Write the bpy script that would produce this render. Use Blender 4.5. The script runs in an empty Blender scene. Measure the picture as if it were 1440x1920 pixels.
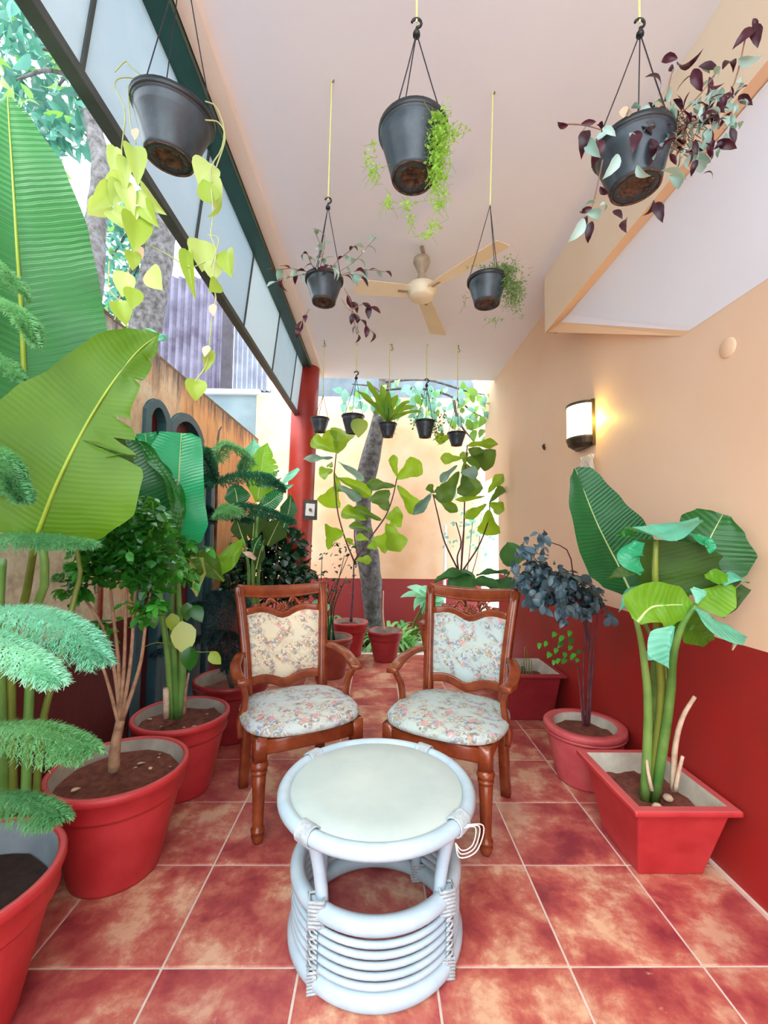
import bpy, bmesh, math, random
from mathutils import Vector, Matrix, noise
V = Vector
PI = math.pi
sc = bpy.context.scene
COL = sc.collection
R = random.Random(7)

# ------------------------------------------------------------------ camera
FPX = 812.0
PITCH, YAW, ROLL = [math.radians(a) for a in (3.5, .8, .6)]
EYE = V((0, 0, 1.26))
def ray(px, py):
    a, b = px-720, py-960
    c, s = math.cos(ROLL), math.sin(ROLL); x, y = a*c+b*s, -a*s+b*c
    X, U, D = x/FPX, -y/FPX, 1.0
    c, s = math.cos(PITCH), math.sin(PITCH); yy, z = D*c-U*s, D*s+U*c
    c, s = math.cos(YAW), math.sin(YAW)
    return V((X*c+yy*s, -X*s+yy*c, z))
def P(px, py, Y):                       # the point seen at a pixel, Y metres in front
    r = ray(px, py); return EYE + r*(Y/r.y)
def PX(px, py, X):
    r = ray(px, py); return EYE + r*(X/r.x)
def PZ(px, py, Z):
    r = ray(px, py); return EYE + r*((Z-EYE.z)/r.z)
cd = bpy.data.cameras.new('camera'); cam = bpy.data.objects.new('camera', cd); COL.objects.link(cam)
fw = ray(720, 960).normalized(); rt = (ray(721, 960)-ray(720, 960)).normalized(); up = rt.cross(fw)
m = Matrix((rt, up, -fw)).transposed().to_4x4(); m.translation = EYE
cam.matrix_world = m
cd.sensor_fit = 'VERTICAL'; cd.sensor_height = 36; cd.lens = FPX/1920*36; cd.clip_start = .02
sc.camera = cam

# ------------------------------------------------------------------ world, lights, exposure
w = bpy.data.worlds.new('overcast sky'); sc.world = w; w.use_nodes = True
bg = w.node_tree.nodes['Background']; bg.inputs[0].default_value = (.84, .93, 1, 1); bg.inputs[1].default_value = 2.8
def sun(name, rot, e, ang, colr):
    l = bpy.data.lights.new(name, 'SUN'); l.energy = e; l.angle = ang; l.color = colr
    o = bpy.data.objects.new(name, l); o.rotation_euler = rot; COL.objects.link(o)
sun('soft_sun', (math.radians(38), math.radians(-28), 0), 1.6, .6, (1, .96, .88))
sc.view_settings.view_transform = 'Standard'; sc.view_settings.look = 'None'
sc.view_settings.exposure = 0.88; sc.view_settings.gamma = 1; sc.view_settings.use_curve_mapping = False

# ------------------------------------------------------------------ materials
def lin(h):
    h = h.lstrip('#'); o = []
    for i in (0, 2, 4):
        c = int(h[i:i+2], 16)/255; o.append(c/12.92 if c <= .04045 else ((c+.055)/1.055)**2.4)
    return (*o, 1)
def newmat(name):
    m = bpy.data.materials.new(name); m.use_nodes = True
    return m, m.node_tree, m.node_tree.nodes['Principled BSDF']
def ND(nt, t, **kw):
    n = nt.nodes.new(t)
    for k, v in kw.items():
        if k in n.inputs: n.inputs[k].default_value = v
        else: setattr(n, k, v)
    return n
def ramp(nt, fac, stops):
    n = nt.nodes.new('ShaderNodeValToRGB'); e = n.color_ramp.elements
    e[0].position, e[0].color = stops[0][0], lin(stops[0][1])
    e[1].position, e[1].color = stops[-1][0], lin(stops[-1][1])
    for p, c in stops[1:-1]:
        x = e.new(p); x.color = lin(c)
    nt.links.new(fac, n.inputs[0]); return n.outputs[0]
def mixc(nt, fac, a, b, mode='MIX'):
    n = nt.nodes.new('ShaderNodeMix'); n.data_type = 'RGBA'; n.blend_type = mode
    for s, v in ((0, fac), (6, a), (7, b)):
        if hasattr(v, 'links') or isinstance(v, bpy.types.NodeSocket): nt.links.new(v, n.inputs[s])
        else: n.inputs[s].default_value = v
    return n.outputs[2]
def math_(nt, op, a, b=0.0, c=None):
    n = nt.nodes.new('ShaderNodeMath'); n.operation = op
    for i, v in enumerate((a, b) if c is None else (a, b, c)):
        if isinstance(v, bpy.types.NodeSocket): nt.links.new(v, n.inputs[i])
        else: n.inputs[i].default_value = v
    return n.outputs[0]
def noisef(nt, scale, detail=4, rough=.55, vec=None, dist=0):
    n = ND(nt, 'ShaderNodeTexNoise'); n.inputs['Scale'].default_value = scale
    n.inputs['Detail'].default_value = detail; n.inputs['Roughness'].default_value = rough
    n.inputs['Distortion'].default_value = dist
    if vec is not None: nt.links.new(vec, n.inputs['Vector'])
    return n.outputs[0]
def bump(nt, b, h, strength=.3, dist=.01):
    n = ND(nt, 'ShaderNodeBump'); n.inputs['Strength'].default_value = strength; n.inputs['Distance'].default_value = dist
    nt.links.new(h, n.inputs['Height']); nt.links.new(n.outputs[0], b.inputs['Normal'])
def geo(nt): return nt.nodes.new('ShaderNodeNewGeometry').outputs['Position']
def objc(nt): return nt.nodes.new('ShaderNodeTexCoord').outputs['Object']
MATS = {}
def simple(name, c, rough=.5, c2=None, sc_=8, metal=0, bmp=0, spec=.5, space='obj'):
    if name in MATS: return MATS[name]
    m, nt, b = newmat(name)
    b.inputs['Roughness'].default_value = rough; b.inputs['Metallic'].default_value = metal
    b.inputs['Specular IOR Level'].default_value = spec
    vec = objc(nt) if space == 'obj' else geo(nt)
    f = noisef(nt, sc_, 5, .6, vec)
    nt.links.new(ramp(nt, f, [(.35, c), (.68, c2 or c)]), b.inputs['Base Color'])
    if bmp: bump(nt, b, f, bmp)
    MATS[name] = m; return m
def leafmat(name, c1, c2, tr=.35, tc=None, rough=.38, ribs=0, rib_s=.35, back=None, vary=.25):
    if name in MATS: return MATS[name]
    m, nt, b = newmat(name); L = nt.links
    out = [n for n in nt.nodes if n.type == 'OUTPUT_MATERIAL'][0]
    oi = nt.nodes.new('ShaderNodeObjectInfo').outputs['Random']
    f = noisef(nt, 9, 3, .5, geo(nt))
    f2 = math_(nt, 'ADD', math_(nt, 'MULTIPLY', f, 1-vary), math_(nt, 'MULTIPLY', oi, vary))
    colr = ramp(nt, f2, [(.3, c1), (.65, c2)])
    if back:
        bf = nt.nodes.new('ShaderNodeNewGeometry').outputs['Backfacing']
        colr = mixc(nt, bf, colr, lin(back))
    if ribs:
        uv = nt.nodes.new('ShaderNodeTexCoord').outputs['UV']
        sp = nt.nodes.new('ShaderNodeSeparateXYZ'); L.new(uv, sp.inputs[0])
        au = math_(nt, 'ABSOLUTE', sp.outputs[0])
        cc = math_(nt, 'SUBTRACT', sp.outputs[1], math_(nt, 'MULTIPLY', au, .35))
        cc = math_(nt, 'ADD', cc, math_(nt, 'MULTIPLY', f, .02))
        sn = math_(nt, 'SINE', math_(nt, 'MULTIPLY', cc, ribs*2*PI))
        sn2 = math_(nt, 'SINE', math_(nt, 'MULTIPLY', cc, ribs*2*PI*3.1))
        h = math_(nt, 'ADD', sn, math_(nt, 'MULTIPLY', sn2, .3))
        bump(nt, b, h, rib_s, .004)
        colr = mixc(nt, math_(nt, 'MULTIPLY', math_(nt, 'ADD', sn2, 1.0), .10), colr, lin(c2))
    L.new(colr, b.inputs['Base Color']); b.inputs['Roughness'].default_value = rough
    t = nt.nodes.new('ShaderNodeBsdfTranslucent')
    if tc: t.inputs[0].default_value = lin(tc)
    else: L.new(colr, t.inputs[0])
    mx = nt.nodes.new('ShaderNodeMixShader'); mx.inputs[0].default_value = tr
    L.new(b.outputs[0], mx.inputs[1]); L.new(t.outputs[0], mx.inputs[2]); L.new(mx.outputs[0], out.inputs[0])
    MATS[name] = m; return m

def wallmat(name, paint, paint2, dado, dz, weather=0):
    m, nt, b = newmat(name); L = nt.links
    g = geo(nt); sp = nt.nodes.new('ShaderNodeSeparateXYZ'); L.new(g, sp.inputs[0]); z = sp.outputs[2]
    n1 = noisef(nt, 1.3, 5, .6, g)
    c = ramp(nt, n1, [(.3, paint), (.7, paint2)])
    if weather:
        mp = ND(nt, 'ShaderNodeMapping'); mp.inputs['Scale'].default_value = (6, 6, .7); L.new(g, mp.inputs[0])
        st = noisef(nt, 3, 6, .7, mp.outputs[0])
        c = mixc(nt, ramp(nt, st, [(.5, '#000000'), (.72, '#ffffff')]), c, lin('#a8713e'))
        # raw plaster where the paint has peeled off, towards the viewer's end
        y = sp.outputs[1]
        near = math_(nt, 'SUBTRACT', 2.95, y)
        pl = math_(nt, 'ADD', math_(nt, 'MULTIPLY', near, 1.6), math_(nt, 'MULTIPLY', math_(nt, 'SUBTRACT', n1, .5), 4))
        plf = math_(nt, 'MINIMUM', math_(nt, 'MAXIMUM', pl, 0), 1)
        pc = ramp(nt, noisef(nt, 14, 6, .7, g), [(.3, '#a5957c'), (.5, '#cfc2a6'), (.75, '#e3d8c2')])
        vo = ND(nt, 'ShaderNodeTexVoronoi', feature='DISTANCE_TO_EDGE'); vo.inputs['Scale'].default_value = 9
        L.new(g, vo.inputs['Vector'])
        pc = mixc(nt, ramp(nt, vo.outputs['Distance'], [(0, '#777777'), (.012, '#000000')]), pc, lin('#6d604c'))
        c = mixc(nt, plf, c, pc)
        # mould below the coping
        tz = math_(nt, 'ADD', z, math_(nt, 'MULTIPLY', st, .7))
        c = mixc(nt, ramp(nt, math_(nt, 'SUBTRACT', tz, 1.95), [(.60, '#000000'), (.82, '#ffffff')]), c, lin('#4b3726'))
        bump(nt, b, noisef(nt, 30, 6, .7, g), .35)
    else: bump(nt, b, noisef(nt, 60, 4, .6, g), .05)
    if dado:
        dc = ramp(nt, noisef(nt, 3, 4, .6, g), [(.3, dado), (.75, '#8f2420' if not weather else '#5a1616')])
        k = math_(nt, 'LESS_THAN', z, dz)
        c = mixc(nt, k, c, dc)
    L.new(c, b.inputs['Base Color']); b.inputs['Roughness'].default_value = .55
    return m
def tilemat():
    m, nt, b = newmat('glazed terracotta tile'); L = nt.links
    g = geo(nt); oi = nt.nodes.new('ShaderNodeObjectInfo').outputs['Random']
    cx = nt.nodes.new('ShaderNodeCombineXYZ'); L.new(math_(nt, 'MULTIPLY', oi, 37), cx.inputs[2])
    va = nt.nodes.new('ShaderNodeVectorMath'); va.operation = 'ADD'; L.new(g, va.inputs[0]); L.new(cx.outputs[0], va.inputs[1])
    f = noisef(nt, 4.2, 9, .66, va.outputs[0], .12)
    f = math_(nt, 'ADD', f, math_(nt, 'MULTIPLY', math_(nt, 'SUBTRACT', oi, .5), .07))
    c = ramp(nt, f, [(.33, '#84303a'), (.44, '#a84b49'), (.52, '#bd6c5c'), (.62, '#dcb090')])
    f2 = noisef(nt, 26, 5, .7, va.outputs[0])
    c = mixc(nt, ramp(nt, f2, [(.66, '#000000'), (.74, '#999999')]), c, lin('#e9c3a6'))
    f3 = noisef(nt, 2.1, 3, .5, va.outputs[0])
    c = mixc(nt, ramp(nt, f3, [(.42, '#000000'), (.75, '#aaaaaa')]), c, lin('#8a3444'))
    L.new(c, b.inputs['Base Color']); b.inputs['Roughness'].default_value = .33
    bump(nt, b, f2, .08)
    return m
def fabricmat(name, base1, base2):
    m, nt, b = newmat(name); L = nt.links
    o = objc(nt)
    mp = ND(nt, 'ShaderNodeMapping'); mp.inputs['Location'].default_value = (.31, .7, .2); L.new(o, mp.inputs[0])
    base = ramp(nt, noisef(nt, 5, 2, .5, mp.outputs[0]), [(.4, base1), (.6, base2)])
    big = noisef(nt, 7.0, 3, .55, mp.outputs[0], 1.6)
    fine = noisef(nt, 48, 3, .6, mp.outputs[0], 1.2)
    vo = ND(nt, 'ShaderNodeTexVoronoi'); vo.inputs['Scale'].default_value = 75; L.new(mp.outputs[0], vo.inputs['Vector'])
    sp = nt.nodes.new('ShaderNodeSeparateXYZ'); L.new(vo.outputs['Color'], sp.inputs[0])
    fl = ramp(nt, sp.outputs[0], [(0, '#5f7396'), (.2, '#7f92ae'), (.35, '#8a7f5a'), (.55, '#aa9c6a'), (.7, '#c98a8a'), (.85, '#8c5f5f'), (1, '#5d6a58')])
    reg = ramp(nt, big, [(.455, '#000000'), (.52, '#ffffff')])
    det = ramp(nt, fine, [(.45, '#000000'), (.51, '#ffffff')])
    k = math_(nt, 'MULTIPLY', math_(nt, 'MULTIPLY', reg, det), .85)
    c = mixc(nt, k, base, fl)
    # scrolling outlines round the bouquets
    wv = math_(nt, 'ABSOLUTE', math_(nt, 'SUBTRACT', big, .455))
    ln = ramp(nt, wv, [(0, '#bbbbbb'), (.012, '#000000')])
    c = mixc(nt, ln, c, lin('#a89a6e'))
    # roses
    v2 = ND(nt, 'ShaderNodeTexVoronoi'); v2.inputs['Scale'].default_value = 13; L.new(mp.outputs[0], v2.inputs['Vector'])
    rose = ramp(nt, math_(nt, 'ADD', v2.outputs['Distance'], math_(nt, 'MULTIPLY', fine, .35)), [(.34, '#ffffff'), (.42, '#000000')])
    c = mixc(nt, math_(nt, 'MULTIPLY', math_(nt, 'MULTIPLY', rose, reg), .8), c, lin('#cf8f94'))
    L.new(c, b.inputs['Base Color']); b.inputs['Roughness'].default_value = .85
    bump(nt, b, noisef(nt, 260, 2, .5, o), .25, .003)
    return m
WOOD = simple('polished red brown wood', '#6d2c16', .2, '#8a4222', 14)
RATTAN = simple('white painted rattan', '#a4bccb', .34, '#b9ccd8', 9)
BIND = simple('grey white rattan binding', '#9ea8ae', .6, '#bcc6cb', 60, bmp=.5)
TTOP = simple('worn cream table top', '#b0c0bf', .4, '#bfccc8', 5)
POT = simple('red painted clay', '#a82228', .5, '#bc3436', 7, bmp=.08)
def pale_tops(m, c, k=.55):  # mixes a second colour into upward facing surfaces
    nt = m.node_tree; b = nt.nodes['Principled BSDF']; src = b.inputs['Base Color'].links[0].from_socket
    sp = nt.nodes.new('ShaderNodeSeparateXYZ'); nt.links.new(nt.nodes.new('ShaderNodeNewGeometry').outputs['True Normal'], sp.inputs[0])
    f = math_(nt, 'MULTIPLY', ramp(nt, sp.outputs[2], [(.6, '#000000'), (.95, '#ffffff')]), k)
    nt.links.new(mixc(nt, f, src, lin(c)), b.inputs['Base Color'])
pale_tops(POT, '#c9686a')
POTD = simple('dark red plastic', '#8d2229', .4, '#9c2b30', 9)
POTP = simple('faded pink red cement', '#b7474d', .6, '#c65a5c', 10, bmp=.1)
POTIN = simple('grey pot inside', '#8b8177', .8, '#a8a094', 9)
SOIL = simple('red brown soil', '#552a1f', .95, '#7d4434', 30, bmp=1.0)
SOILD = simple('dark soil', '#241712', .95, '#3c241b', 30, bmp=1.0)
BLACK = simple('dark grey plastic', '#262e36', .34, '#3c4852', 16)
BLACKR = simple('black plastic rim', '#14191d', .35, '#1d2428', 6)
MUD = simple('mud stained plastic', '#221812', .8, '#77563f', 60, bmp=.5)
WIRE = simple('black wire', '#1b1a26', .5)
CORD = simple('yellow nylon cord', '#dfe07a', .6, '#e8e9a8', 30)
STEEL = simple('dull steel', '#6e6257', .5, '#8b7d6c', 20, metal=.4)
FANM = simple('cream fan enamel', '#eadbb8', .35, '#f0e4c8', 5)
FANR = simple('tarnished bronze cover', '#9c8872', .45, '#b7a690', 14)
GREEN = simple('dark green paint', '#0c3b33', .35, '#124a40', 5)
GREY = simple('dark grey paint', '#3b4544', .5, '#4a5653', 9)
PANEL = leafmat('milky white sheet', '#c8d8e0', '#d8e4e8', .42, rough=.35, vary=.5)
COLRED = simple('red column paint', '#9c2a22', .4, '#b2382d', 3)
CEIL = simple('white ceiling paint', '#eeeffa', .7, '#f2f3fb', 2, space='geo')
PEACHB = simple('peach beam paint', '#f3dccb', .6, '#f6e4d6', 2, space='geo')
ORANGE = simple('orange peach paint', '#eec196', .6, '#f0c8a0', 2, space='geo')
BARK = simple('grey brown bark', '#38332f', .85, '#6d6a6c', 16, bmp=.8)
TWIG = simple('brown twig', '#7a5646', .8, '#a08166', 25, bmp=.3)
TWIGP = simple('purple brown twig', '#4c2530', .7, '#6d3a40', 30)
STEMG = leafmat('green banana stem', '#52843a', '#84ae5a', .15, rough=.35)
STEMY = leafmat('olive stem', '#5f7028', '#84923c', .15, rough=.4)
DRY = simple('dry brown sheath', '#b79a80', .8, '#dcc4ac', 20, bmp=.3)
RIBL = leafmat('pale green midrib', '#b9d486', '#cfe39c', .2)
RIBY = leafmat('yellow green midrib', '#86a02c', '#9cb43c', .2)
BAN = leafmat('banana leaf green', '#084c14', '#126a1c', .24, '#2c8a18', .33, ribs=46, rib_s=.22, back='#2f7216')
BANY = leafmat('banana leaf underside', '#3f6c08', '#55800c', .4, '#6e9c0c', .5, ribs=70, rib_s=.12)
BAND = leafmat('deep green banana leaf', '#12532b', '#1a6a35', .2, '#2c8a28', .27, ribs=60, rib_s=.3, back='#3b6a14')
BANB = leafmat('blue green banana leaf', '#1d8a5e', '#2da873', .25, '#3cc060', .25, ribs=60, rib_s=.25, back='#4a8a20')
BANM = leafmat('mint banana leaf', '#4fae90', '#74c8aa', .25, '#7fd090', .3, ribs=60, rib_s=.2, back='#4c8424')
BANU = leafmat('dark olive leaf underside', '#1f3f10', '#35570f', .25, '#4f7a10', .6, ribs=60, rib_s=.15)
BANL = leafmat('light green young leaf', '#4f9a18', '#7ab62a', .45, '#9ad020', .4, ribs=60, rib_s=.2)
FID = leafmat('fiddle leaf green', '#5b8c1e', '#83ad2e', .4, '#a8cc28', .4)
FIDD = leafmat('fiddle leaf dark', '#3d6424', '#527a2c', .3, '#7a9c28', .4)
FIDB = leafmat('fiddle leaf grey green', '#6c9080', '#8fb09c', .25, rough=.35)
SHR = leafmat('glossy green leaflet', '#1a5c20', '#44a038', .3, '#6cb428', .22, vary=.8)
SHRD = leafmat('dark shrub leaf', '#0c2f1c', '#1d5230', .25, rough=.3, vary=.6)
SLATE = leafmat('slate green leaf', '#37505a', '#587480', .15, rough=.35, vary=.6)
LIME = leafmat('lime heart leaf', '#9ab840', '#c8da88', .4, '#c4d860', .4, vary=.95)
PUR = leafmat('purple leaf', '#260a18', '#451226', .2, '#70203a', .35, vary=.7)
SIL = leafmat('silver green leaf', '#7fa59c', '#b3d0cb', .25, '#9cc080', .3, vary=.7)
TINY = leafmat('tiny green leaf', '#7eb23c', '#a5cf5c', .45, '#c0e060', .45, vary=.6)
TINYD = leafmat('tiny dull leaf', '#4d6b3a', '#7d9a58', .4, rough=.5, vary=.6)
PINEA = leafmat('mint pine needle', '#7fc8b0', '#b4ecd2', .35, '#b0f0c0', .5, vary=.3)
PINEG = leafmat('green pine needle', '#4c8f63', '#79b87e', .35, '#90d080', .5, vary=.3)
PINED = leafmat('dark pine needle', '#16473a', '#2a6b4c', .3, '#409060', .5, vary=.3)
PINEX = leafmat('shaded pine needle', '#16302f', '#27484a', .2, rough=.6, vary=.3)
FERN = leafmat('fern frond green', '#5b962c', '#86ba3c', .45, '#a8d040', .4)
GRASS = leafmat('strap leaf green', '#5fae70', '#a4dc90', .4, '#b8f080', .4, vary=.8)
HOSTA = leafmat('pale aqua leaf', '#6cbba0', '#a0dcc0', .4, '#90e0a0', .35, vary=.8)
OUTL = leafmat('blue green tree leaf', '#1f4f48', '#4f8a7e', .3, '#58a080', .35, vary=.9)
OUTY = leafmat('light tree leaf', '#4f8a3a', '#86b45a', .35, '#90c050', .35, vary=.9)

# ------------------------------------------------------------------ mesh building
class MB:
    def __init__(s): s.v = []; s.f = []; s.uv = []
    def quad(s, *p):
        n = len(s.v); s.v += [V(q) for q in p]; s.f.append(tuple(range(n, n+len(p)))); return s
    def box(s, lo, hi, bev=0):
        return s.hexa([(lo[0], lo[1], lo[2]), (hi[0], lo[1], lo[2]), (hi[0], hi[1], lo[2]), (lo[0], hi[1], lo[2]),
                (lo[0], lo[1], hi[2]), (hi[0], lo[1], hi[2]), (hi[0], hi[1], hi[2]), (lo[0], hi[1], hi[2])])
    def hexa(s, c):
        n = len(s.v); s.v += [V(q) for q in c]
        for f in ((0, 3, 2, 1), (4, 5, 6, 7), (0, 1, 5, 4), (1, 2, 6, 5), (2, 3, 7, 6), (3, 0, 4, 7)): s.f.append(tuple(n+i for i in f))
        return s
    def tube(s, pts, r, n=8, caps=True, flat=1.0, upv=None, closed=False):
        pts = [V(p) for p in pts]; k = len(pts)
        if not hasattr(r, '__len__'): r = [r]*k
        b = len(s.v); nrm = None
        for i, p in enumerate(pts):
            if closed: t = pts[(i+1) % k]-pts[i-1]
            else: t = pts[min(i+1, k-1)]-pts[max(i-1, 0)]
            t = t.normalized() if t.length > 1e-9 else V((0, 0, 1))
            if upv is not None: nrm = V(upv)
            elif nrm is None: nrm = V((0, 0, 1)) if abs(t.z) < .9 else V((1, 0, 0))
            nrm = (nrm-t*nrm.dot(t)); nrm = nrm.normalized() if nrm.length > 1e-6 else t.orthogonal().normalized()
            bn = t.cross(nrm)
            for j in range(n):
                a = 2*PI*j/n; s.v.append(p+nrm*math.cos(a)*r[i]*flat+bn*math.sin(a)*r[i])
        m = k if closed else k-1
        for i in range(m):
            for j in range(n):
                a, c = b+i*n, b+((i+1) % k)*n
                s.f.append((a+j, a+(j+1) % n, c+(j+1) % n, c+j))
        if caps and not closed:
            s.f.append(tuple(b+j for j in reversed(range(n)))); s.f.append(tuple(b+(k-1)*n+j for j in range(n)))
        return s
    def lathe(s, prof, c=(0, 0, 0), n=32, caps=False, rib=None, axis=None):
        b = len(s.v); c = V(c)
        for i, (r, z) in enumerate(prof):
            for j in range(n):
                a = 2*PI*j/n; rr = r*(1+(rib(a, i) if rib else 0))
                p = V((rr*math.cos(a), rr*math.sin(a), z))
                if axis is not None: p = axis @ p
                s.v.append(c+p)
        for i in range(len(prof)-1):
            for j in range(n):
                s.f.append((b+i*n+j, b+i*n+(j+1) % n, b+(i+1)*n+(j+1) % n, b+(i+1)*n+j))
        if caps:
            s.f.append(tuple(b+j for j in reversed(range(n)))); s.f.append(tuple(b+(len(prof)-1)*n+j for j in range(n)))
        return s
    def poly(s, pts, d):          # prism: polygon pts (3D, planar) extruded by vector d
        n = len(s.v); k = len(pts); pts = [V(p) for p in pts]; s.v += pts+[p+V(d) for p in pts]
        s.f.append(tuple(n+i for i in range(k))); s.f.append(tuple(n+k+i for i in reversed(range(k))))
        for i in range(k): s.f.append((n+i, n+k+i, n+k+(i+1) % k, n+(i+1) % k))
        return s
    def mesh(s, name, smooth=False):
        me = bpy.data.meshes.new(name); me.from_pydata([tuple(v) for v in s.v], [], s.f)
        if s.uv:
            u = me.uv_layers.new(name='UVMap')
            for l in me.loops: u.data[l.index].uv = s.uv[l.vertex_index]
        me.validate(); me.update()
        if smooth:
            me.polygons.foreach_set('use_smooth', [True]*len(me.polygons))
        return me
def obj(name, mb, mat, parent=None, smooth=False, bevel=0, local=False, label=None, kind=None, auto=False):
    me = mb if isinstance(mb, bpy.types.Mesh) else mb.mesh(name, smooth or auto)
    if mat and not me.materials: me.materials.append(mat)
    o = bpy.data.objects.new(name, me); COL.objects.link(o)
    if parent:
        o.parent = parent
        if not local and parent.type == 'EMPTY': o.matrix_parent_inverse = Matrix.Translation(-parent.location)
    if bevel:
        b = o.modifiers.new('bevel', 'BEVEL'); b.width = bevel; b.segments = 2; b.limit_method = 'ANGLE'; b.angle_limit = .7
    if auto or (bevel and smooth):
        pass
    if label: o['label'] = label
    if kind: o['kind'] = kind
    return o
def fixnormals(o):
    bm = bmesh.new(); bm.from_mesh(o.data); bmesh.ops.recalc_face_normals(bm, faces=bm.faces); bm.to_mesh(o.data); bm.free(); return o
def thing(name, label, cat, loc=(0, 0, 0), rotz=0, group=None):
    o = bpy.data.objects.new(name, None); COL.objects.link(o); o.location = loc; o.rotation_euler = (0, 0, rotz)
    o.empty_display_size = .05
    o['label'] = label; o['category'] = cat
    if group: o['group'] = group
    return o
def tag(o, label, cat, group=None):
    o['label'] = label; o['category'] = cat
    if group: o['group'] = group
    return o
def struct(o): o['kind'] = 'structure'; return o
def spline(pts, n):
    pts = [V(p) for p in pts]
    if len(pts) == 2: return [pts[0].lerp(pts[1], i/(n-1)) for i in range(n)]
    q = [pts[0]*2-pts[1]]+pts+[pts[-1]*2-pts[-2]]; out = []; k = len(pts)-1
    for i in range(n):
        t = i/(n-1)*k; j = min(int(t), k-1); t -= j
        a, b, c, d = q[j:j+4]
        out.append(.5*((2*b)+(c-a)*t+(2*a-5*b+4*c-d)*t*t+(3*b-a-3*c+d)*t*t*t))
    return out
def interp(tab, t):
    for (a, x), (b, y) in zip(tab, tab[1:]):
        if t <= b:
            k = (t-a)/(b-a) if b > a else 0; k = k*k*(3-2*k)*.5+k*.5; return x+(y-x)*k
    return tab[-1][1]

# ---- leaves
def big_leaf(parent, mid, wl, wr, mat, nrm=None, fold=.15, wave=.02, tears=(), rib=None, ribr=.006, name='leaf', n=56, m=7, curl=0.0, seed=1, label=None):
    """mid: 3D points base to tip; wl / wr: (t, half width in m) tables; nrm: the way the upper face looks"""
    pts = spline(mid, n); L = sum((pts[i+1]-pts[i]).length for i in range(n-1)); s = MB(); rr = random.Random(seed)
    nrm = V(nrm) if nrm is not None else (EYE-pts[n//2]).normalized()
    ph = rr.random()*9; row = 2*m+1; acc = 0
    for i, p in enumerate(pts):
        t = i/(n-1); tg = (pts[min(i+1, n-1)]-pts[max(i-1, 0)]).normalized()
        if i: acc += (pts[i]-pts[i-1]).length
        nn = (nrm-tg*nrm.dot(tg)).normalized(); sd = tg.cross(nn)
        for j in range(-m, m+1):
            u = j/m; W = interp(wr if j > 0 else wl, t)
            for (tt, side, dep, wd) in tears:
                if side*j > 0: W *= 1-dep*max(0, 1-abs(t-tt)/wd)
            au = abs(u)
            z = fold*au*W + wave*math.sin(t*L*26+ph+(2 if j > 0 else 0))*au*au + curl*W*au*au + wave*.5*noise.noise(V((t*5, u*2, ph)))
            s.v.append(p+sd*u*W*(1-.12*abs(fold))+nn*z); s.uv.append((u*W, acc))
    for i in range(n-1):
        for j in range(row-1): s.f.append((i*row+j, i*row+j+1, (i+1)*row+j+1, (i+1)*row+j))
    o = obj(name, s, mat, parent, smooth=True, label=label)
    if rib:
        k = max(2, n//3); rp = [pts[int(i*(n-1)/(k-1))] for i in range(k)]
        rb = MB().tube(rp, [ribr*(1-.8*i/(k-1)) for i in range(k)], 6)
        obj('midrib', rb, rib, o, smooth=True)
    return o
def leafmesh(name, kind, mat, droop=.25, fold=.2, n=6, seed=0, m=1):
    """unit leaf along +Y, face +Z"""
    tabs = dict(ovate=[(0, .03), (.12, .2), (.35, .3), (.6, .26), (.85, .12), (1, .0)],
                lance=[(0, .02), (.2, .12), (.45, .16), (.75, .1), (1, .0)],
                heart=[(0, .14), (.05, .32), (.15, .44), (.32, .49), (.5, .45), (.7, .31), (.88, .13), (1, 0)],
                fiddle=[(0, .03), (.12, .14), (.28, .22), (.42, .24), (.6, .4), (.8, .44), (.93, .28), (1, .08)],
                round=[(0, .05), (.12, .3), (.35, .45), (.6, .48), (.82, .36), (.95, .17), (1, .03)],
                strap=[(0, .02), (.3, .035), (.7, .03), (1, .0)],
                strapw=[(0, .03), (.3, .075), (.7, .08), (.9, .05), (1, .0)],
                holly=[(0, .03), (.15, .2), (.25, .17), (.4, .32), (.5, .22), (.62, .26), (.75, .12), (1, 0)])
    tab = tabs[kind]; s = MB(); rr = random.Random(seed); ph = rr.random()*6; row = 2*m+1
    for i in range(n+1):
        t = i/n; W = interp(tab, t)
        c = V((0, t*math.cos(droop*t), -droop*t*t*.6))
        for j in range(-m, m+1):
            u = j/m
            wv = .05*math.sin(t*11+ph+u*2)*abs(u) if kind in ('fiddle', 'round') else 0
            s.v.append(c+V((u*W, 0, abs(u)*W*fold+wv))); s.uv.append((u*W, t))
    for i in range(n):
        for j in range(row-1): s.f.append((i*row+j, i*row+j+1, (i+1)*row+j+1, (i+1)*row+j))
    if kind == 'heart':
        s.v.append(V((0, .06, 0))); s.uv.append((0, 0))
    me = s.mesh(name, True); me.materials.append(mat); return me
LM = {}
def lmesh(kind, mat, var=3, **kw):
    k = (kind, mat.name, kw.get('droop', .25))
    if k not in LM: LM[k] = [leafmesh('leaf', kind, mat, seed=i, fold=kw.get('fold', .2)+.12*i, droop=kw.get('droop', .25)*(1+.6*i), n=kw.get('n', 6), m=kw.get('m', 1)) for i in range(var)]
    return LM[k]
def frame(d, nrm):
    y = V(d).normalized(); z = V(nrm); z = z-y*z.dot(y)
    z = z.normalized() if z.length > 1e-4 else y.orthogonal().normalized()
    return Matrix((y.cross(z), y, z)).transposed()
def put_leaf(parent, meshes, pos, d, nrm, size, wid=1.0, name='leaf', rr=R):
    me = rr.choice(meshes); o = bpy.data.objects.new(name, me); COL.objects.link(o); o.parent = parent
    M = Matrix.Translation(V(pos)) @ (frame(d, nrm) @ Matrix.Diagonal((size*wid, size, size))).to_4x4()
    base = parent.location if parent.type == 'EMPTY' else V((0, 0, 0))
    o.matrix_local = Matrix.Translation(-base) @ M
    return o
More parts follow.
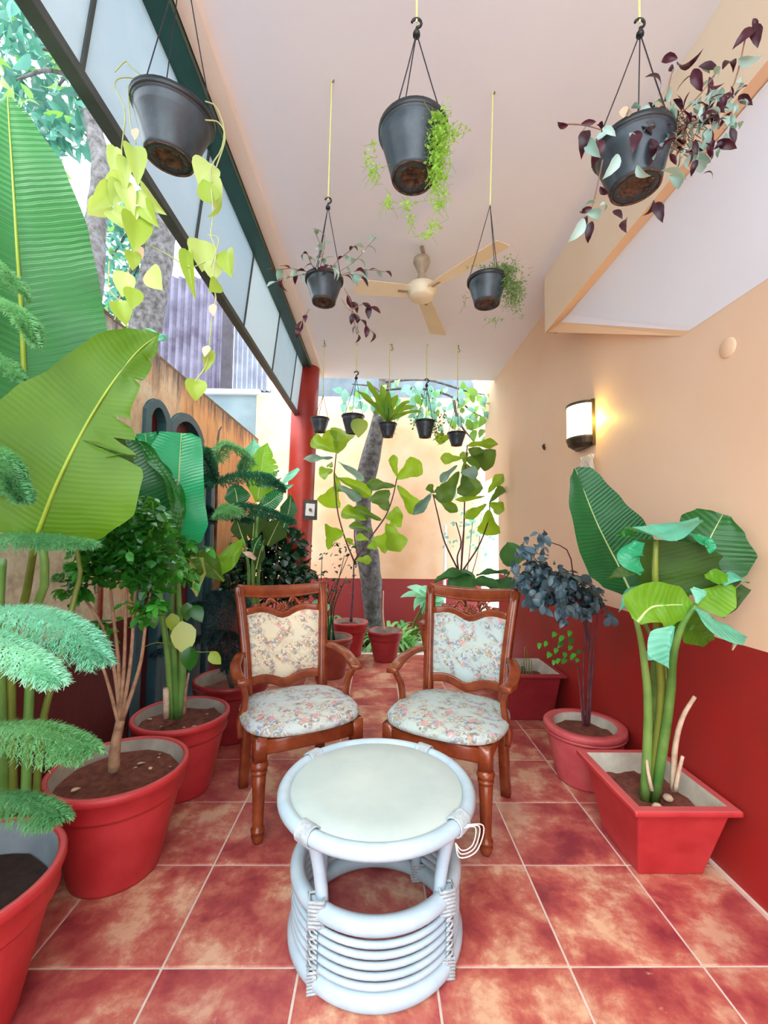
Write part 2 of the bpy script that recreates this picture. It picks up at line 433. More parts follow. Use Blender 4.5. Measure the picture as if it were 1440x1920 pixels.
def rnd(a=1.0, rr=R): return V((rr.uniform(-a, a), rr.uniform(-a, a), rr.uniform(-a, a)))
def rdir(rr=R):
    while True:
        v = rnd(1, rr)
        if .05 < v.length < 1: return v.normalized()
def add_leaves(mb, kind_tab, pos, d, nrm, size):     # a tiny 2-quad leaf joined into one mesh
    F = frame(d, nrm); a = V(pos)
    for (x0, y0), (x1, y1), (x2, y2), (x3, y3) in (((0, 0), (kind_tab, .4), (kind_tab*.7, .75), (0, 1)), ((0, 0), (0, 1), (-kind_tab*.7, .75), (-kind_tab, .4))):
        mb.quad(*[a+F @ V((x*size, y*size, abs(x)*size*.3)) for x, y in ((x0, y0), (x1, y1), (x2, y2), (x3, y3))])

# ================================================================== THE SETTING
XL, XR, YB, ZC = -1.4, 1.33, 6.1, 3.1
PEACH = wallmat('peach wall paint', '#eec6a4', '#f2d0b4', '#a81f1c', .887)
PEACHBK = wallmat('back wall paint', '#d8a277', '#ecc9ab', '#8c2a2c', .70)
LEFTM = wallmat('weathered orange wall', '#d78f4e', '#e8a868', '#521212', .80, 1)
# ground and floor
gm = simple('pale bounce yard', '#c9c7c4', .9, '#dddcd8', 1.2, bmp=.1, space='geo')  # unseen yard made pale so it bounces light up to the ceiling
struct(obj('ground', MB().box((-9, -7, -.4), (9, 16, -.06)), gm))
fl = struct(obj('floor', MB().box((XL, -1.2, -.06), (XR+.02, 4.82, -.003)), simple('pale grout', '#cdb8ac', .8, '#d9c8bd', 30)))
TM = tilemat(); TS = .4; X0, Y0 = -.617, 1.355; G = .0035; full = None
i0, i1 = -2, 5
for i in range(i0, i1):
    for j in range(-6, 9):
        xa, xb = X0+i*TS+G, X0+(i+1)*TS-G; ya, yb = Y0+j*TS+G, Y0+(j+1)*TS-G
        xa2, xb2, yb2 = max(xa, XL), min(xb, XR), min(yb, 4.8)
        if xb2-xa2 < .03 or yb2-ya < .03: continue
        if xa2 == xa and xb2 == xb and yb2 == yb:
            if full is None:
                full = MB().box((0, 0, -.01), (xb-xa, yb-ya, 0)).mesh('tile'); full.materials.append(TM)
            me = full
        else:
            me = MB().box((0, 0, -.01), (xb2-xa2, yb2-ya, 0)).mesh('tile'); me.materials.append(TM)
        t = bpy.data.objects.new('tile', me); COL.objects.link(t); t.parent = fl; t.location = (xa2, ya, 0)
        b = t.modifiers.new('bevel', 'BEVEL'); b.width = .003; b.segments = 2
# right wall with an opening at its far end
s = MB().box((XR, -1.5, -.06), (XR+.15, 4.76, ZC))
s.box((XR, 4.76, 1.98), (XR+.15, 5.35, ZC+.6)).box((XR, -1.5, ZC), (XR+.15, 4.76, ZC+.6))
struct(obj('wall_right', s, PEACH))
struct(obj('trim_1', MB().box((XR-.012, -1.2, 0), (XR, 4.76, .012)), simple('pale grout', '#cdb8ac')))
# back wall
struct(obj('wall_back', MB().box((-1.75, YB, -.1), (1.46, YB+.2, 3.28)), PEACHBK))
# ceiling
struct(obj('ceiling', MB().box((-.64, -.7, ZC), (XR, 4.9, ZC+.15)), CEIL))
struct(obj('trim_2', MB().box((-.705, -.7, ZC-.045), (-.63, 4.75, ZC+.15)), PEACHB))
# boxed beam and sloped soffit beside the right wall
yE = 2.92
s = MB()
s.hexa([(1.15, -1.5, 2.70), (1.232, -1.5, 2.68), (1.232, yE, 2.70), (1.15, yE, 2.70), (1.15, -1.5, ZC), (1.232, -1.5, ZC), (1.232, yE, ZC), (1.15, yE, ZC)])
o = struct(obj('trim_3', s, simple('cream beam paint', '#f2dcc0', .6, '#f6e4cc', 2, space='geo')))
o.data.materials.append(ORANGE); o.data.polygons[0].material_index = 1; o.data.polygons[4].material_index = 1
c0, c1 = PX(1064, 590, 1.2), PX(1306, 611, XR-.001)
a0, a1 = PX(1050, 604, 1.19), PX(1291, 620, XR-.001)
b0, b1 = V((1.16, 2.905, 2.70)), PX(1279, 630, XR-.001)
f0, f1 = V((1.2, -1.5, 2.68)), V((XR-.001, -1.5, c1.z))
struct(obj('trim_4', MB().quad(f0, c0, c1, f1).quad(f0, f1, (XR-.001, -1.5, 2.9), (1.2, -1.5, 2.9)), CEIL))
struct(obj('trim_5', MB().quad(c0, a0, a1, c1), simple('white lip paint', '#f2eef6', .4)))
s = MB().quad(a0, b0, b1, a1)
s.quad(b0, (1.16, 2.905, ZC), (XR-.001, 2.905, ZC), b1+V((0, .06, .03)), b1)
struct(obj('trim_6', s, ORANGE))
# left garden wall: one outline in Y/Z with the arched gateway cut out of it
def LW(px, py): q = PX(px, py, XL); return (q.y, q.z)
g0, g1 = LW(262, 900)[0], LW(399, 900)[0]
ztop = 2.39
def arch(y0, y1, zs, rise, n=10):
    return [(y0+(y1-y0)*i/n, zs+rise*math.sin(PI*i/n)**.7) for i in range(n+1)]
a1z = LW(285, 742); ym1, ym2 = LW(312, 900)[0], LW(376, 900)[0]
gate_top = arch(g0, ym1, 2.02, .10)+arch(ym1, ym2, 2.02, .13)[1:]+arch(ym2, g1, 1.90, .09)[1:]
out = [(-1.2, -.1), (g0, -.1)]+gate_top+[(g1, -.1), (5.0, -.1), (5.0, ztop), (-1.2, ztop+.03)]
s = MB().poly([(XL, y, z) for y, z in out], (-.16, 0, 0))
struct(fixnormals(obj('wall_left', s, LEFTM)))
# coping stains: thin rounded coping
struct(obj('trim_7', MB().tube([(XL-.08, -1.2, ztop+.02), (XL-.08, 5.0, ztop)], .085, 10, flat=.35), simple('mossy coping', '#5c4630', .95, '#8a6a44', 14, bmp=.8, space='geo')))
s = MB()
for k in range(2): a_, b_ = PX(187+5*k, 1068, XL+.012), PX(184+5*k, 1172, XL+.012); s.tube([a_, a_.lerp(b_, .5)+V((0, .004, 0)), b_], .006, 6)
tag(obj('rusty_rod', s, simple('rusty iron', '#7a2f1c', .8, '#a0482c', 30, bmp=.4), smooth=True), 'pair of thin rusty iron rods against the peeling left wall', 'rod')
# gate
TEAL = simple('blue grey teal paint', '#2a4c55', .5, '#365c64', 8)
gt = thing('garden_gate', 'teal framed garden gate with three arched tops and maroon panels', 'gate', (XL-.05, (g0+g1)/2, 0))
def frame_arch(y0, y1, zs, rise, w=.07):
    o_ = arch(y0+.002, y1-.002, zs-.004, rise); i_ = arch(y0+w, y1-w, zs-w*.4, rise*.75)
    s = MB(); pts = [(XL+.02, y, z) for y, z in ([(y0+.002, 0.0)]+o_+[(y1-.002, 0.0)])]; q = [(XL+.02, y, z) for y, z in ([(y0+w, 0.0)]+i_+[(y1-w, 0.0)])]
    for k in range(len(pts)-1):
        A, B, C, D = [V(v) for v in (pts[k], pts[k+1], q[k+1], q[k])]; d = V((-.06, 0, 0))
        s.hexa([A, B, C, D, A+d, B+d, C+d, D+d])
    return fixnormals(obj('frame', s, TEAL, gt))
MAR = simple('maroon panel', '#4a0f16', .5, '#6e1c22', 4)
for (y0, y1, zs, ri) in ((g0, ym1, 2.02, .10), (ym1, ym2, 2.02, .13), (ym2, g1, 1.90, .09)):
    frame_arch(y0, y1, zs, ri)
    ia = arch(y0+.04, y1-.04, zs-.02, ri*.75)
    obj('panel', MB().poly([(XL-.045, y, z) for y, z in ([(y0+.04, 0)]+ia+[(y1-.04, 0)])], (-.02, 0, 0)), MAR, gt)
obj('cross_bar', MB().box((XL-.06, g0+.05, 1.18), (XL-.02, g1-.05, 1.23)), TEAL, gt)
# pillar
pa, pb = V((-.858, 4.56, -.02)), V((-.775, 4.52, ZC+.02))
s = MB().tube([pa.lerp(pb, i/6) for i in range(7)], .137, 32)
tag(obj('pillar', s, COLRED, smooth=True), 'round red pillar under the far left corner of the ceiling', 'pillar')
t = thing('switch_box', 'dark electric switch plate with a white dial label on the red pillar', 'switch', P(582, 956, 4.37))
c = P(582, 956, 4.385)
def plate(name, c, hw, hh, th, mat, par, tilt=0):
    M = Matrix.Rotation(.25, 3, 'Z') @ Matrix.Rotation(tilt, 3, 'Y'); s = MB()
    s.hexa([c+M @ V((x*hw, y*th, z*hh)) for x, y, z in ((-1, -1, -1), (1, -1, -1), (1, 1, -1), (-1, 1, -1), (-1, -1, 1), (1, -1, 1), (1, 1, 1), (-1, 1, 1))])
    return obj(name, s, mat, par)
plate('back_board', c, .068, .102, .012, simple('dark board', '#2a2622', .5, '#4a4038', 30), t)
q = plate('label_plate', c+V((0, -.018, 0)), .045, .062, .004, simple('white plate', '#d8dad6', .5), t, .05)
obj('dial', MB().lathe([(.016, 0), (.016, .01), (.0, .012)], c+V((.004, -.024, 0)), 14, axis=Matrix.Rotation(PI/2, 3, 'X')), simple('brown dial', '#5b4a44', .5), q)

# side screen of milky panels hung from the green beam
t = thing('panel_screen', 'row of milky white hanging panels between dark green beam and rail on the left', 'awning', (-.85, 2, 2.5))
obj('top_beam', MB().box((-.82, -.7, 3.02), (-.708, 4.62, 3.1)).box((-.835, -.7, 3.085), (-.70, 4.62, 3.11)), GREEN, t, bevel=.004)
obj('bottom_rail', MB().box((-.872, -.7, 2.515), (-.828, 4.6, 2.55)), GREY, t, bevel=.003)
ys = [-.7, -.35, .40, 1.144, 1.89, 2.61, 3.33, 4.05, 4.55]
for a, b in zip(ys, ys[1:]):
    x0, x1 = -.855, -.80
    s = MB().hexa([(x0, a+.006, 2.53), (x0+.008, a+.006, 2.53), (x0+.008, b-.006, 2.53), (x0, b-.006, 2.53), (x1, a+.006, 3.05), (x1+.008, a+.006, 3.05), (x1+.008, b-.006, 3.05), (x1, b-.006, 3.05)])
    obj('panel', s, PANEL, t)
for y in ys[1:]:
    obj('mullion', MB().hexa([(-.862, y-.007, 2.53), (-.84, y-.007, 2.53), (-.84, y+.007, 2.53), (-.862, y+.007, 2.53), (-.806, y-.007, 3.05), (-.785, y-.007, 3.05), (-.785, y+.007, 3.05), (-.806, y+.007, 3.05)]), GREY, t)

# neighbour's concrete wall with corrugated sheet screen above, far left beyond the garden wall
nb = simple('blue grey concrete', '#6c7f87', .8, '#84959a', 2.5, bmp=.2, space='geo')
t = thing('neighbour_wall', 'bare grey concrete wall of the house beyond the left garden wall', 'wall', (-2.6, 6.3, 0))
obj('wall_body', MB().box((-4.4, 6.25, -.1), (-1.76, 6.5, 3.36)), nb, t)
obj('ledge', MB().box((-4.4, 6.18, 3.33), (-1.74, 6.3, 3.40)), simple('pale ledge', '#c4cdd2', .7), t)
def corrug(x0, x1, z0, z1, y, mat, label, pitch=.11):
    t = thing('corrugated_screen', label, 'screen', ((x0+x1)/2, y, z0)); s = MB(); n = int((x1-x0)/pitch*6)
    for k in range(n+1):
        x = x0+(x1-x0)*k/n; d = .03*math.sin(2*PI*(x-x0)/pitch)
        s.v += [V((x, y+d, z0)), V((x, y+d, z1))]
        if k: s.f.append((2*k-2, 2*k, 2*k+1, 2*k-1))
    obj('sheet', s, mat, t, smooth=True)
    for z in (z0+.02, (z0+z1)/2, z1-.02): obj('batten', MB().box((x0, y+.04, z-.02), (x1, y+.08, z+.02)), GREY, t)
    return t
corrug(-3.75, -2.33, 3.42, 5.15, 6.32, simple('mauve grey corrugated sheet', '#5c5268', .45, '#8d889f', 3, space='geo'), 'mauve grey corrugated sheet screen left of the dark post')
corrug(-2.17, -1.62, 3.42, 5.15, 6.32, simple('pale corrugated sheet', '#7d8092', .4, '#a3a8b6', 3, space='geo'), 'pale narrow corrugated sheet screen right of the dark post', .075)
tag(obj('post', MB().box((-2.33, 6.25, 3.4), (-2.19, 6.36, 5.3)), simple('brown grey post', '#39323a', .6, '#4a434c', 9)), 'dark upright post between the two corrugated sheets', 'post')
# grey roof seen over the back wall
tag(obj('flat_roof', MB().box((-1.2, 7.2, 3.55), (1.6, 9.5, 4.6)), simple('pale grey render', '#56646f', .8, '#6d7a83', 3, space='geo')), 'pale grey house parapet seen just over the back wall', 'building')
# right-hand lane beyond the opening: pale wall
struct(obj('wall_outer', MB().box((1.48, 8.2, -.1), (5, 8.4, 2.6)), simple('white lime wall', '#f2f1ee', .7)))
# step of pale stone beyond the floor
tag(obj('kerb_step', MB().box((-.5, 4.82, -.06), (1.33, 4.90, -.005)).box((.42, 4.93, -.06), (1.33, 5.35, .02)), simple('white marble', '#dcdcd8', .5, '#eeeeea', 6), bevel=.006), 'white marble step at the far edge of the tiled floor', 'step')
tag(obj('planting_bed', MB().box((-1.5, 5.37, -.06), (1.4, 6.1, -.02)), SOILD), 'dark soil bed along the foot of the back wall', 'soil')
tag(obj('pipe', MB().tube([P(835, 985, 5.9), P(832, 1185, 5.9)], .022, 10), simple('white pipe', '#e6e2de', .4)), 'thin white upright pipe on the back wall beside the right fig', 'pipe')

# ================================================================== RATTAN TABLE
TC = V((.006, 1.492, 0))
t = thing('rattan_table', 'round white painted rattan coffee table with a worn cream top', 'table', TC)
def ring(r, z, tr, n=64, k=10, flat=1): return MB().tube([TC+V((r*math.cos(2*PI*i/n), r*math.sin(2*PI*i/n), z)) for i in range(n)], tr, k, closed=True)
obj('table_top', MB().lathe([(0, .452), (.2, .452), (.274, .451), (.282, .446), (.283, .432), (0, .43)], TC, 72), TTOP, t, smooth=True)
obj('top_ring', ring(.301, .436, .022), RATTAN, t, smooth=True)
obj('under_ring', ring(.262, .405, .014), RATTAN, t, smooth=True)
obj('middle_ring', ring(.253, .212, .024), RATTAN, t, smooth=True)
obj('base_ring', ring(.256, .026, .026), RATTAN, t, smooth=True)
for k in range(5): obj('hoop', ring(.262, .066+.0265*k, .0092, 64, 8), RATTAN, t, smooth=True)
tri = R
for k, a in enumerate((-130, -38, 52, 142)):
    a = math.radians(a); u = V((math.cos(a), math.sin(a), 0)); tt = V((-u.y, u.x, 0))
    lg = obj('leg', MB().tube(spline([TC+u*.285+V((0, 0, .425)), TC+u*.262+V((0, 0, .36)), TC+u*.240+V((0, 0, .24)), TC+u*.240+V((0, 0, .12)), TC+u*.247+V((0, 0, .0))], 12), .019, 10), RATTAN, t, smooth=True)
    s = MB(); c0 = TC+u*.262          # lashing over hoops: criss-cross strips
    for i in range(13):
        z = .035+i*.0130; sg = 1 if i % 2 else -1
        s.tube([c0+tt*.020*sg+u*.012+V((0, 0, z)), c0+u*.018+V((0, 0, z+.006)), c0-tt*.020*sg+u*.012+V((0, 0, z+.018))], .0032, 5)
        s.tube([c0-tt*.019*sg+u*.011+V((0, 0, z)), c0+tt*.019*sg+u*.012+V((0, 0, z+.004))], .003, 5)
    for i in range(7):
        s.tube([TC+u*.23+V((0, 0, .180+.0105*i)), TC+u*.262+tt*.03+V((0, 0, .180+.0105*i)), TC+u*.288+V((0, 0, .183+.0105*i)), TC+u*.262-tt*.03+V((0, 0, .180+.0105*i))], .0052, 5, closed=True)
        s.tube([TC+u*.222+V((0, 0, .005+.009*i)), TC+u*.25+tt*.031+V((0, 0, .005+.009*i)), TC+u*.288+V((0, 0, .005+.009*i)), TC+u*.25-tt*.031+V((0, 0, .005+.009*i))], .0048, 5, closed=True)
    obj('binding', s, BIND, t, smooth=True)
    s = MB()
    for i in range(9):
        o_ = tt*(.006*(i-4)); z = .437
        s.tube([TC+u*(.299+.0265*math.cos(b))+o_+V((0, 0, z+.0265*math.sin(b))) for b in [2*PI*q/12 for q in range(12)]], .0036, 5, closed=True)
    obj('binding', s, BIND, t, smooth=True)
# loose string at the front right joint
a = math.radians(-38); u = V((math.cos(a), math.sin(a), 0)); tt = V((-u.y, u.x, 0)); c0 = TC+u*.30+V((0, 0, .44))
sw = simple('white string', '#f2efe9', .6)
for k in range(3):
    pts = [c0+tt*(-.02+.01*k)+u*.02, c0+u*(.05+.008*k)+tt*(.01+.01*k)+V((0, 0, .0)), c0+u*(.052+.006*k)+tt*(-.01)+V((0, 0, -.035-.006*k)), c0+u*.03+tt*(-.03-.008*k)+V((0, 0, -.050-.005*k)), c0+u*.01+tt*(-.035)+V((0, 0, -.035))]
    obj('string_loop', MB().tube(spline(pts, 22), .0015, 6), sw, t, smooth=True)
# ================================================================== CHAIRS
FABW = fabricmat('cream floral tapestry', '#d6c9ae', '#cfc8b2')
FABS = fabricmat('pale blue floral tapestry', '#b4c0c4', '#c0c6c0')
FABB = fabricmat('pale aqua floral tapestry', '#aebfbf', '#b6c3bc')
def bar(mb, pts, wx, wz, n=None, upv=(0, 0, 1)):
    """rounded rectangular bar along pts; wx across, wz along upv"""
    pts = [V(p) for p in pts]; k = len(pts); b = len(mb.v); prof = []
    for sx, sy in ((1, 1), (-1, 1), (-1, -1), (1, -1)):
        for c in ((.0, .35), (.12, .12), (.35, .0)) if sx*sy > 0 else ((.35, .0), (.12, .12), (.0, .35)):
            prof.append((sx*(1-c[0]), sy*(1-c[1])))
    if not hasattr(wx, '__len__'): wx = [wx]*k
    if not hasattr(wz, '__len__'): wz = [wz]*k
    m = len(prof)
    for i, p in enumerate(pts):
        t = (pts[min(i+1, k-1)]-pts[max(i-1, 0)]).normalized(); u = V(upv); u = (u-t*u.dot(t)).normalized(); x = t.cross(u)
        for a, c in prof: mb.v.append(p+x*a*wx[i]/2+u*c*wz[i]/2)
    for i in range(k-1):
        for j in range(m): mb.f.append((b+i*m+j, b+i*m+(j+1) % m, b+(i+1)*m+(j+1) % m, b+(i+1)*m+j))
    mb.f.append(tuple(b+j for j in reversed(range(m)))); mb.f.append(tuple(b+(k-1)*m+j for j in range(m)))
    return mb
def make_chair(loc, rot, label, fseat, fback):
    t = thing('armchair', label, 'chair', loc, rot, 'carved wooden armchairs at the rattan table')
    A = dict(parent=t, local=True)
    # seat cushion: rounded D shape
    s = MB(); n = 48; rows = [(.0, .425, .97), (.35, .430, 1.0), (.7, .447, 1.0), (1.0, .462, .95), (1.0, .473, .8), (1, .480, .5), (1, .483, .0)]
    def outl(a, k):
        x, y = math.cos(a), math.sin(a); e = .55
        px_ = math.copysign(abs(x)**e, x)*.272; py_ = math.copysign(abs(y)**e, y)*.245
        if py_ < 0: py_ -= .03*(1-(px_/.272)**2); px_ *= 1.0
        else: px_ *= 1-.14*(py_/.245)
        return px_*k, py_*k
    for (q, z, k) in rows:
        for i in range(n):
            x, y = outl(2*PI*i/n, k); s.v.append(V((x, y-.01, z)))
    for r in range(len(rows)-1):
        for i in range(n): s.f.append((r*n+i, r*n+(i+1) % n, (r+1)*n+(i+1) % n, (r+1)*n+i))
    s.f.append(tuple(reversed(range(n))))
    obj('seat', s, fseat, smooth=True, **A)
    # apron
    s = MB()
    bar(s, [(-.21, -.225, .385), (-.1, -.24, .388), (0, -.245, .39), (.1, -.24, .388), (.21, -.225, .385)], .028, .06)
    for sg in (-1, 1): bar(s, [(sg*.228, -.2, .388), (sg*.2, .2, .388)], .028, .065)
    bar(s, [(-.19, .2, .388), (.19, .2, .388)], .028, .065)
    obj('seat_frame', s, WOOD, smooth=True, **A)
    for sg in (-1, 1):
        s = MB(); bar(s, [(sg*.22, -.215, .33), (sg*.22, -.215, .425)], .056, .056, upv=(0, 1, 0))
        prof = [(a_*1.22, b_) for a_, b_ in [(.0, .0), (.013, .0), (.018, .010), (.0225, .03), (.017, .042), (.0235, .046), (.0235, .056), (.018, .06), (.0185, .075), (.0188, .1), (.0215, .2), (.0245, .27), (.019, .276), (.027, .282), (.027, .290), (.019, .294), (.029, .302), (.031, .312), (.027, .324), (.019, .33), (.022, .336), (.0, .336)]]
        s.lathe(prof, (sg*.22, -.215, 0), 24, rib=lambda a, i: (-.09*abs(math.sin(6*a)) if 8 <= i <= 11 else 0))
        obj('leg', s, WOOD, smooth=True, **A)
        # rear post: sabre leg running up into the stile
        s = MB(); pts = spline([(sg*.20, .235, 0), (sg*.198, .205, .18), (sg*.198, .19, .40), (sg*.205, .215, .62), (sg*.222, .27, .84), (sg*.236, .325, .985)], 16)
        bar(s, pts, [.046]*16, [.052]*16, upv=(0, 1, 0)); 
        bar(s, [p+V((0, -.027, 0)) for p in pts[7:]], .014, .012, upv=(0, 1, 0))
        obj('rear_post', s, WOOD, smooth=True, **A)
        # arm
        s = MB(); pts = spline([(sg*.212, .235, .655), (sg*.245, .17, .668), (sg*.282, .07, .650), (sg*.285, -.02, .622), (sg*.272, -.10, .618)], 16)
        bar(s, pts, [.034+.018*math.sin(min(1, i/11)*PI/2) for i in range(16)], [.026]*16)
        obj('armrest', s, WOOD, smooth=True, **A)
        s = MB(); pts = spline([(sg*.274, -.06, .610), (sg*.252, -.035, .54), (sg*.254, -.01, .47), (sg*.268, .0, .41), (sg*.262, .0, .345)], 14)
        bar(s, pts, [.026, .026, .026, .027, .028, .03, .032, .036, .04, .042, .042, .04, .036, .03], .026, upv=(1, 0, 0))
        obj('arm_support', s, WOOD, smooth=True, **A)
    # back: rails follow the lean; yb(z)
    def yb(z): return interp([(.40, .19), (.62, .215), (.84, .27), (.985, .325), (1.1, .37)], z)
    def bk(x, z, off=0): return V((x, yb(z)+off+.03*(1-(x/.23)**2), z))
    s = MB(); N = 17; top = []; 
    pts = [bk(-.245+.49*i/(N-1), .955+.022*abs(2*i/(N-1)-1)**2) for i in range(N)]
    bar(s, pts, .032, [.074-.012*abs(2*i/(N-1)-1) for i in range(N)]); bar(s, [p+V((0, -.012, -.026)) for p in pts], .014, .012)
    obj('crest_rail', s, WOOD, smooth=True, **A)
    def dip(x): return .028*math.exp(-(x/.055)**2)-.010*math.exp(-((abs(x)-.13)/.06)**2)
    s = MB(); pts = [bk(-.21+.42*i/(N-1), .862-dip(-.21+.42*i/(N-1))) for i in range(N)]
    bar(s, pts, .024, .036); obj('upper_rail', s, WOOD, smooth=True, **A)
    s = MB(); pts = [bk(-.20+.40*i/(N-1), .515-.9*dip(-.20+.40*i/(N-1))) for i in range(N)]
    bar(s, pts, .024, .045); obj('lower_rail', s, WOOD, smooth=True, **A)
    # padded panel, front and back skins
    s = MB(); nx, nz = 16, 14
    for side, pad in ((-1, .026), (1, .008)):
        b0 = len(s.v)
        for j in range(nz+1):
            for i in range(nx+1):
                u = i/nx; v = j/nz; x0 = -.185-.017*v; x = x0*(1-2*u)
                zb = .535-.9*dip(x); zt = .848-dip(x); z = zb+(zt-zb)*v
                e = (1-abs(2*u-1)**6)*(1-abs(2*v-1)**6)
                s.v.append(bk(x, z, side*(.004+pad*e)))
        for j in range(nz):
            for i in range(nx):
                q = (b0+j*(nx+1)+i, b0+j*(nx+1)+i+1, b0+(j+1)*(nx+1)+i+1, b0+(j+1)*(nx+1)+i)
                s.f.append(q if side < 0 else q[::-1])
    obj('back_panel', s, fback, smooth=True, **A)
    # carving: shell with acanthus scrolls
    s = MB(); c = bk(0, .885, -.012)
    for k in range(9):
        a = PI*(k/8)*1.16-.25; d = V((math.cos(a), 0, math.sin(a)*.9))
        s.tube([c+V((0, -.004, -.012)), c+d*.022+V((0, -.012, -.012)), c+d*.040+V((0, -.006, -.012))], [.003, .0068, .004], 6)
    for k in range(5):
        d = V((math.sin((k-2)*.5), 0, -math.cos((k-2)*.5))); s.tube([c+V((0, -.004, -.012)), c+d*.028+V((0, -.008, -.012))], [.004, .006], 6)
    s.lathe([(.010, 0), (.008, .006), (0, .009)], c+V((0, -.006, -.010)), 12, axis=Matrix.Rotation(PI/2, 3, 'X'))
    for sg in (-1, 1):
        P_ = [(.035, .895), (.055, .918), (.078, .915), (.092, .893), (.112, .886), (.135, .893), (.155, .885)]
        s.tube(spline([bk(sg*x, z, -.006) for x, z in P_], 22), [.006+.005*abs(math.sin(i*.42)) for i in range(22)], 7)
        for k in range(4): s.tube([bk(sg*(.05+.022*k), .888, -.006), bk(sg*(.06+.022*k), .912-.004*k, -.014), bk(sg*(.078+.022*k), .904-.004*k, -.01)], [.003, .005, .002], 6)
        sp = [bk(sg*(.155+.010*math.cos(b)*(1-b/9)), .893+.010*math.sin(b)*(1-b/9), -.008) for b in [q*.45 for q in range(16)]]
        s.tube(sp, .0035, 6)
    obj('carving', s, WOOD, smooth=True, **A)
    return t
make_chair((-.385, 2.17, 0), math.radians(27), 'carved wooden armchair on the left, its back panel cream floral tapestry', FABS, FABW)
make_chair((.361, 2.107, 0), math.radians(-29), 'carved wooden armchair on the right, its back panel pale aqua floral tapestry', FABB, FABB)

# ================================================================== POTS ON THE FLOOR
def round_pot(t, x, y, r, h, rb, mat=POT, soil=SOIL, inner=POTIN, soilz=None, lip=.075, ribs=0, flat=.018, n=48):
    c = V((x, y, 0)); lh = lip
    rl = rb+(r-rb)*(h-lh)/h
    prof = [(0, 0), (rb*.97, 0), (rb, .012), (rl*.965, h-lh-.012), (rl*.97, h-lh), (rl+.004, h-lh), (rl+.01, h-lh+.012), (r-.012, h-.034), (r-.004, h-.030), (r, h-.018), (r, h-.006), (r-.005, h), (r-flat, h), (r-flat-.004, h-.006)]
    o = obj('pot', MB().lathe(prof, c, n, rib=(lambda a, i: .012*math.sin(ribs*a) if 2 <= i <= 3 else 0) if ribs else None), mat, t, smooth=True)
    obj('pot_inside', MB().lathe([(r-flat-.003, h-.004), (r-flat-.012, h-.06), (rb, .05), (0, .05)], c, n), inner, t, smooth=True)
    sz = soilz if soilz else h-.075; rs = (r-flat-.01)*.96-(h-sz-.07)*.3; s = MB(); k = 8
    for i in range(k+1):
        for j in range(24):
            a = 2*PI*j/24; rr = rs*(i/k)
            p = V((x+rr*math.cos(a), y+rr*math.sin(a), sz)); p.z += .012*noise.noise(p*14)+.012*noise.noise(p*40); s.v.append(p)
    for i in range(k):
        for j in range(24): s.f.append((i*24+j, i*24+(j+1) % 24, (i+1)*24+(j+1) % 24, (i+1)*24+j))
    obj('soil', s, soil, t, smooth=True)
    return o
def square_pot(t, rect_t, rect_b, h, mat, rim=.035, soilz=.2):
    (x0, x1, y0, y1), (a0, a1, c0, c1) = rect_t, rect_b; s = MB(); th = .022
    ix0, ix1, iy0, iy1 = x0+rim, x1-rim, y0+rim, y1-rim
    k = .93; mx, my = (x0+x1)/2, (y0+y1)/2
    ux0, ux1, uy0, uy1 = ix0-.008, ix1+.008, iy0-.008, iy1+.008
    B = [(a0, c0, 0), (a1, c0, 0), (a1, c1, 0), (a0, c1, 0)]
    U = [(ux0, uy0, h-th), (ux1, uy0, h-th), (ux1, uy1, h-th), (ux0, uy1, h-th)]
    O = [(x0, y0, h-th), (x1, y0, h-th), (x1, y1, h-th), (x0, y1, h-th)]
    T = [(x0, y0, h), (x1, y0, h), (x1, y1, h), (x0, y1, h)]
    I = [(ix0, iy0, h), (ix1, iy0, h), (ix1, iy1, h), (ix0, iy1, h)]
    loops = [B, U, O, T, I]; 
    for L in loops: s.v += [V(q) for q in L]
    for r in range(len(loops)-1):
        for j in range(4): s.f.append((r*4+j, r*4+(j+1) % 4, (r+1)*4+(j+1) % 4, (r+1)*4+j))
    s.f.append((3, 2, 1, 0))
    obj('pot', s, mat, t, bevel=.008)
    s = MB(); D = [(ix0+.03, iy0+.03, soilz-.05), (ix1-.03, iy0+.03, soilz-.05), (ix1-.03, iy1-.03, soilz-.05), (ix0+.03, iy1-.03, soilz-.05)]
    s.v += [V(q) for q in I]+[V(q) for q in D]
    for j in range(4): s.f.append((j, 4+j, 4+(j+1) % 4, (j+1) % 4))
    obj('pot_inside', s, simple('bare cement', '#a9a294', .85, '#c6c0b2', 12, bmp=.3), t)
    s = MB(); n = 14; e = .022
    for i in range(n+1):
        for j in range(n+1):
            p = V((ix0+e+(ix1-ix0-2*e)*i/n, iy0+e+(iy1-iy0-2*e)*j/n, soilz)); p.z += .012*noise.noise(p*12)+.010*noise.noise(p*40); s.v.append(p)
    for i in range(n):
        for j in range(n): s.f.append((i*(n+1)+j, (i+1)*(n+1)+j, (i+1)*(n+1)+j+1, i*(n+1)+j+1))
    obj('soil', s, SOIL, t, smooth=True)
def debris(t, x, y, z, r, n, seed):
    rr = random.Random(seed); ms = lmesh('ovate', DRY, 2)
    for k in range(n):
        a = rr.random()*6.28; q = r*math.sqrt(rr.random())
        put_leaf(t, ms, (x+q*math.cos(a), y+q*math.sin(a), z+.012), V((rr.uniform(-1, 1), rr.uniform(-1, 1), .1)), (rr.uniform(-.3, .3), 0, 1), rr.uniform(.015, .035), name='fallen_leaf', rr=rr)

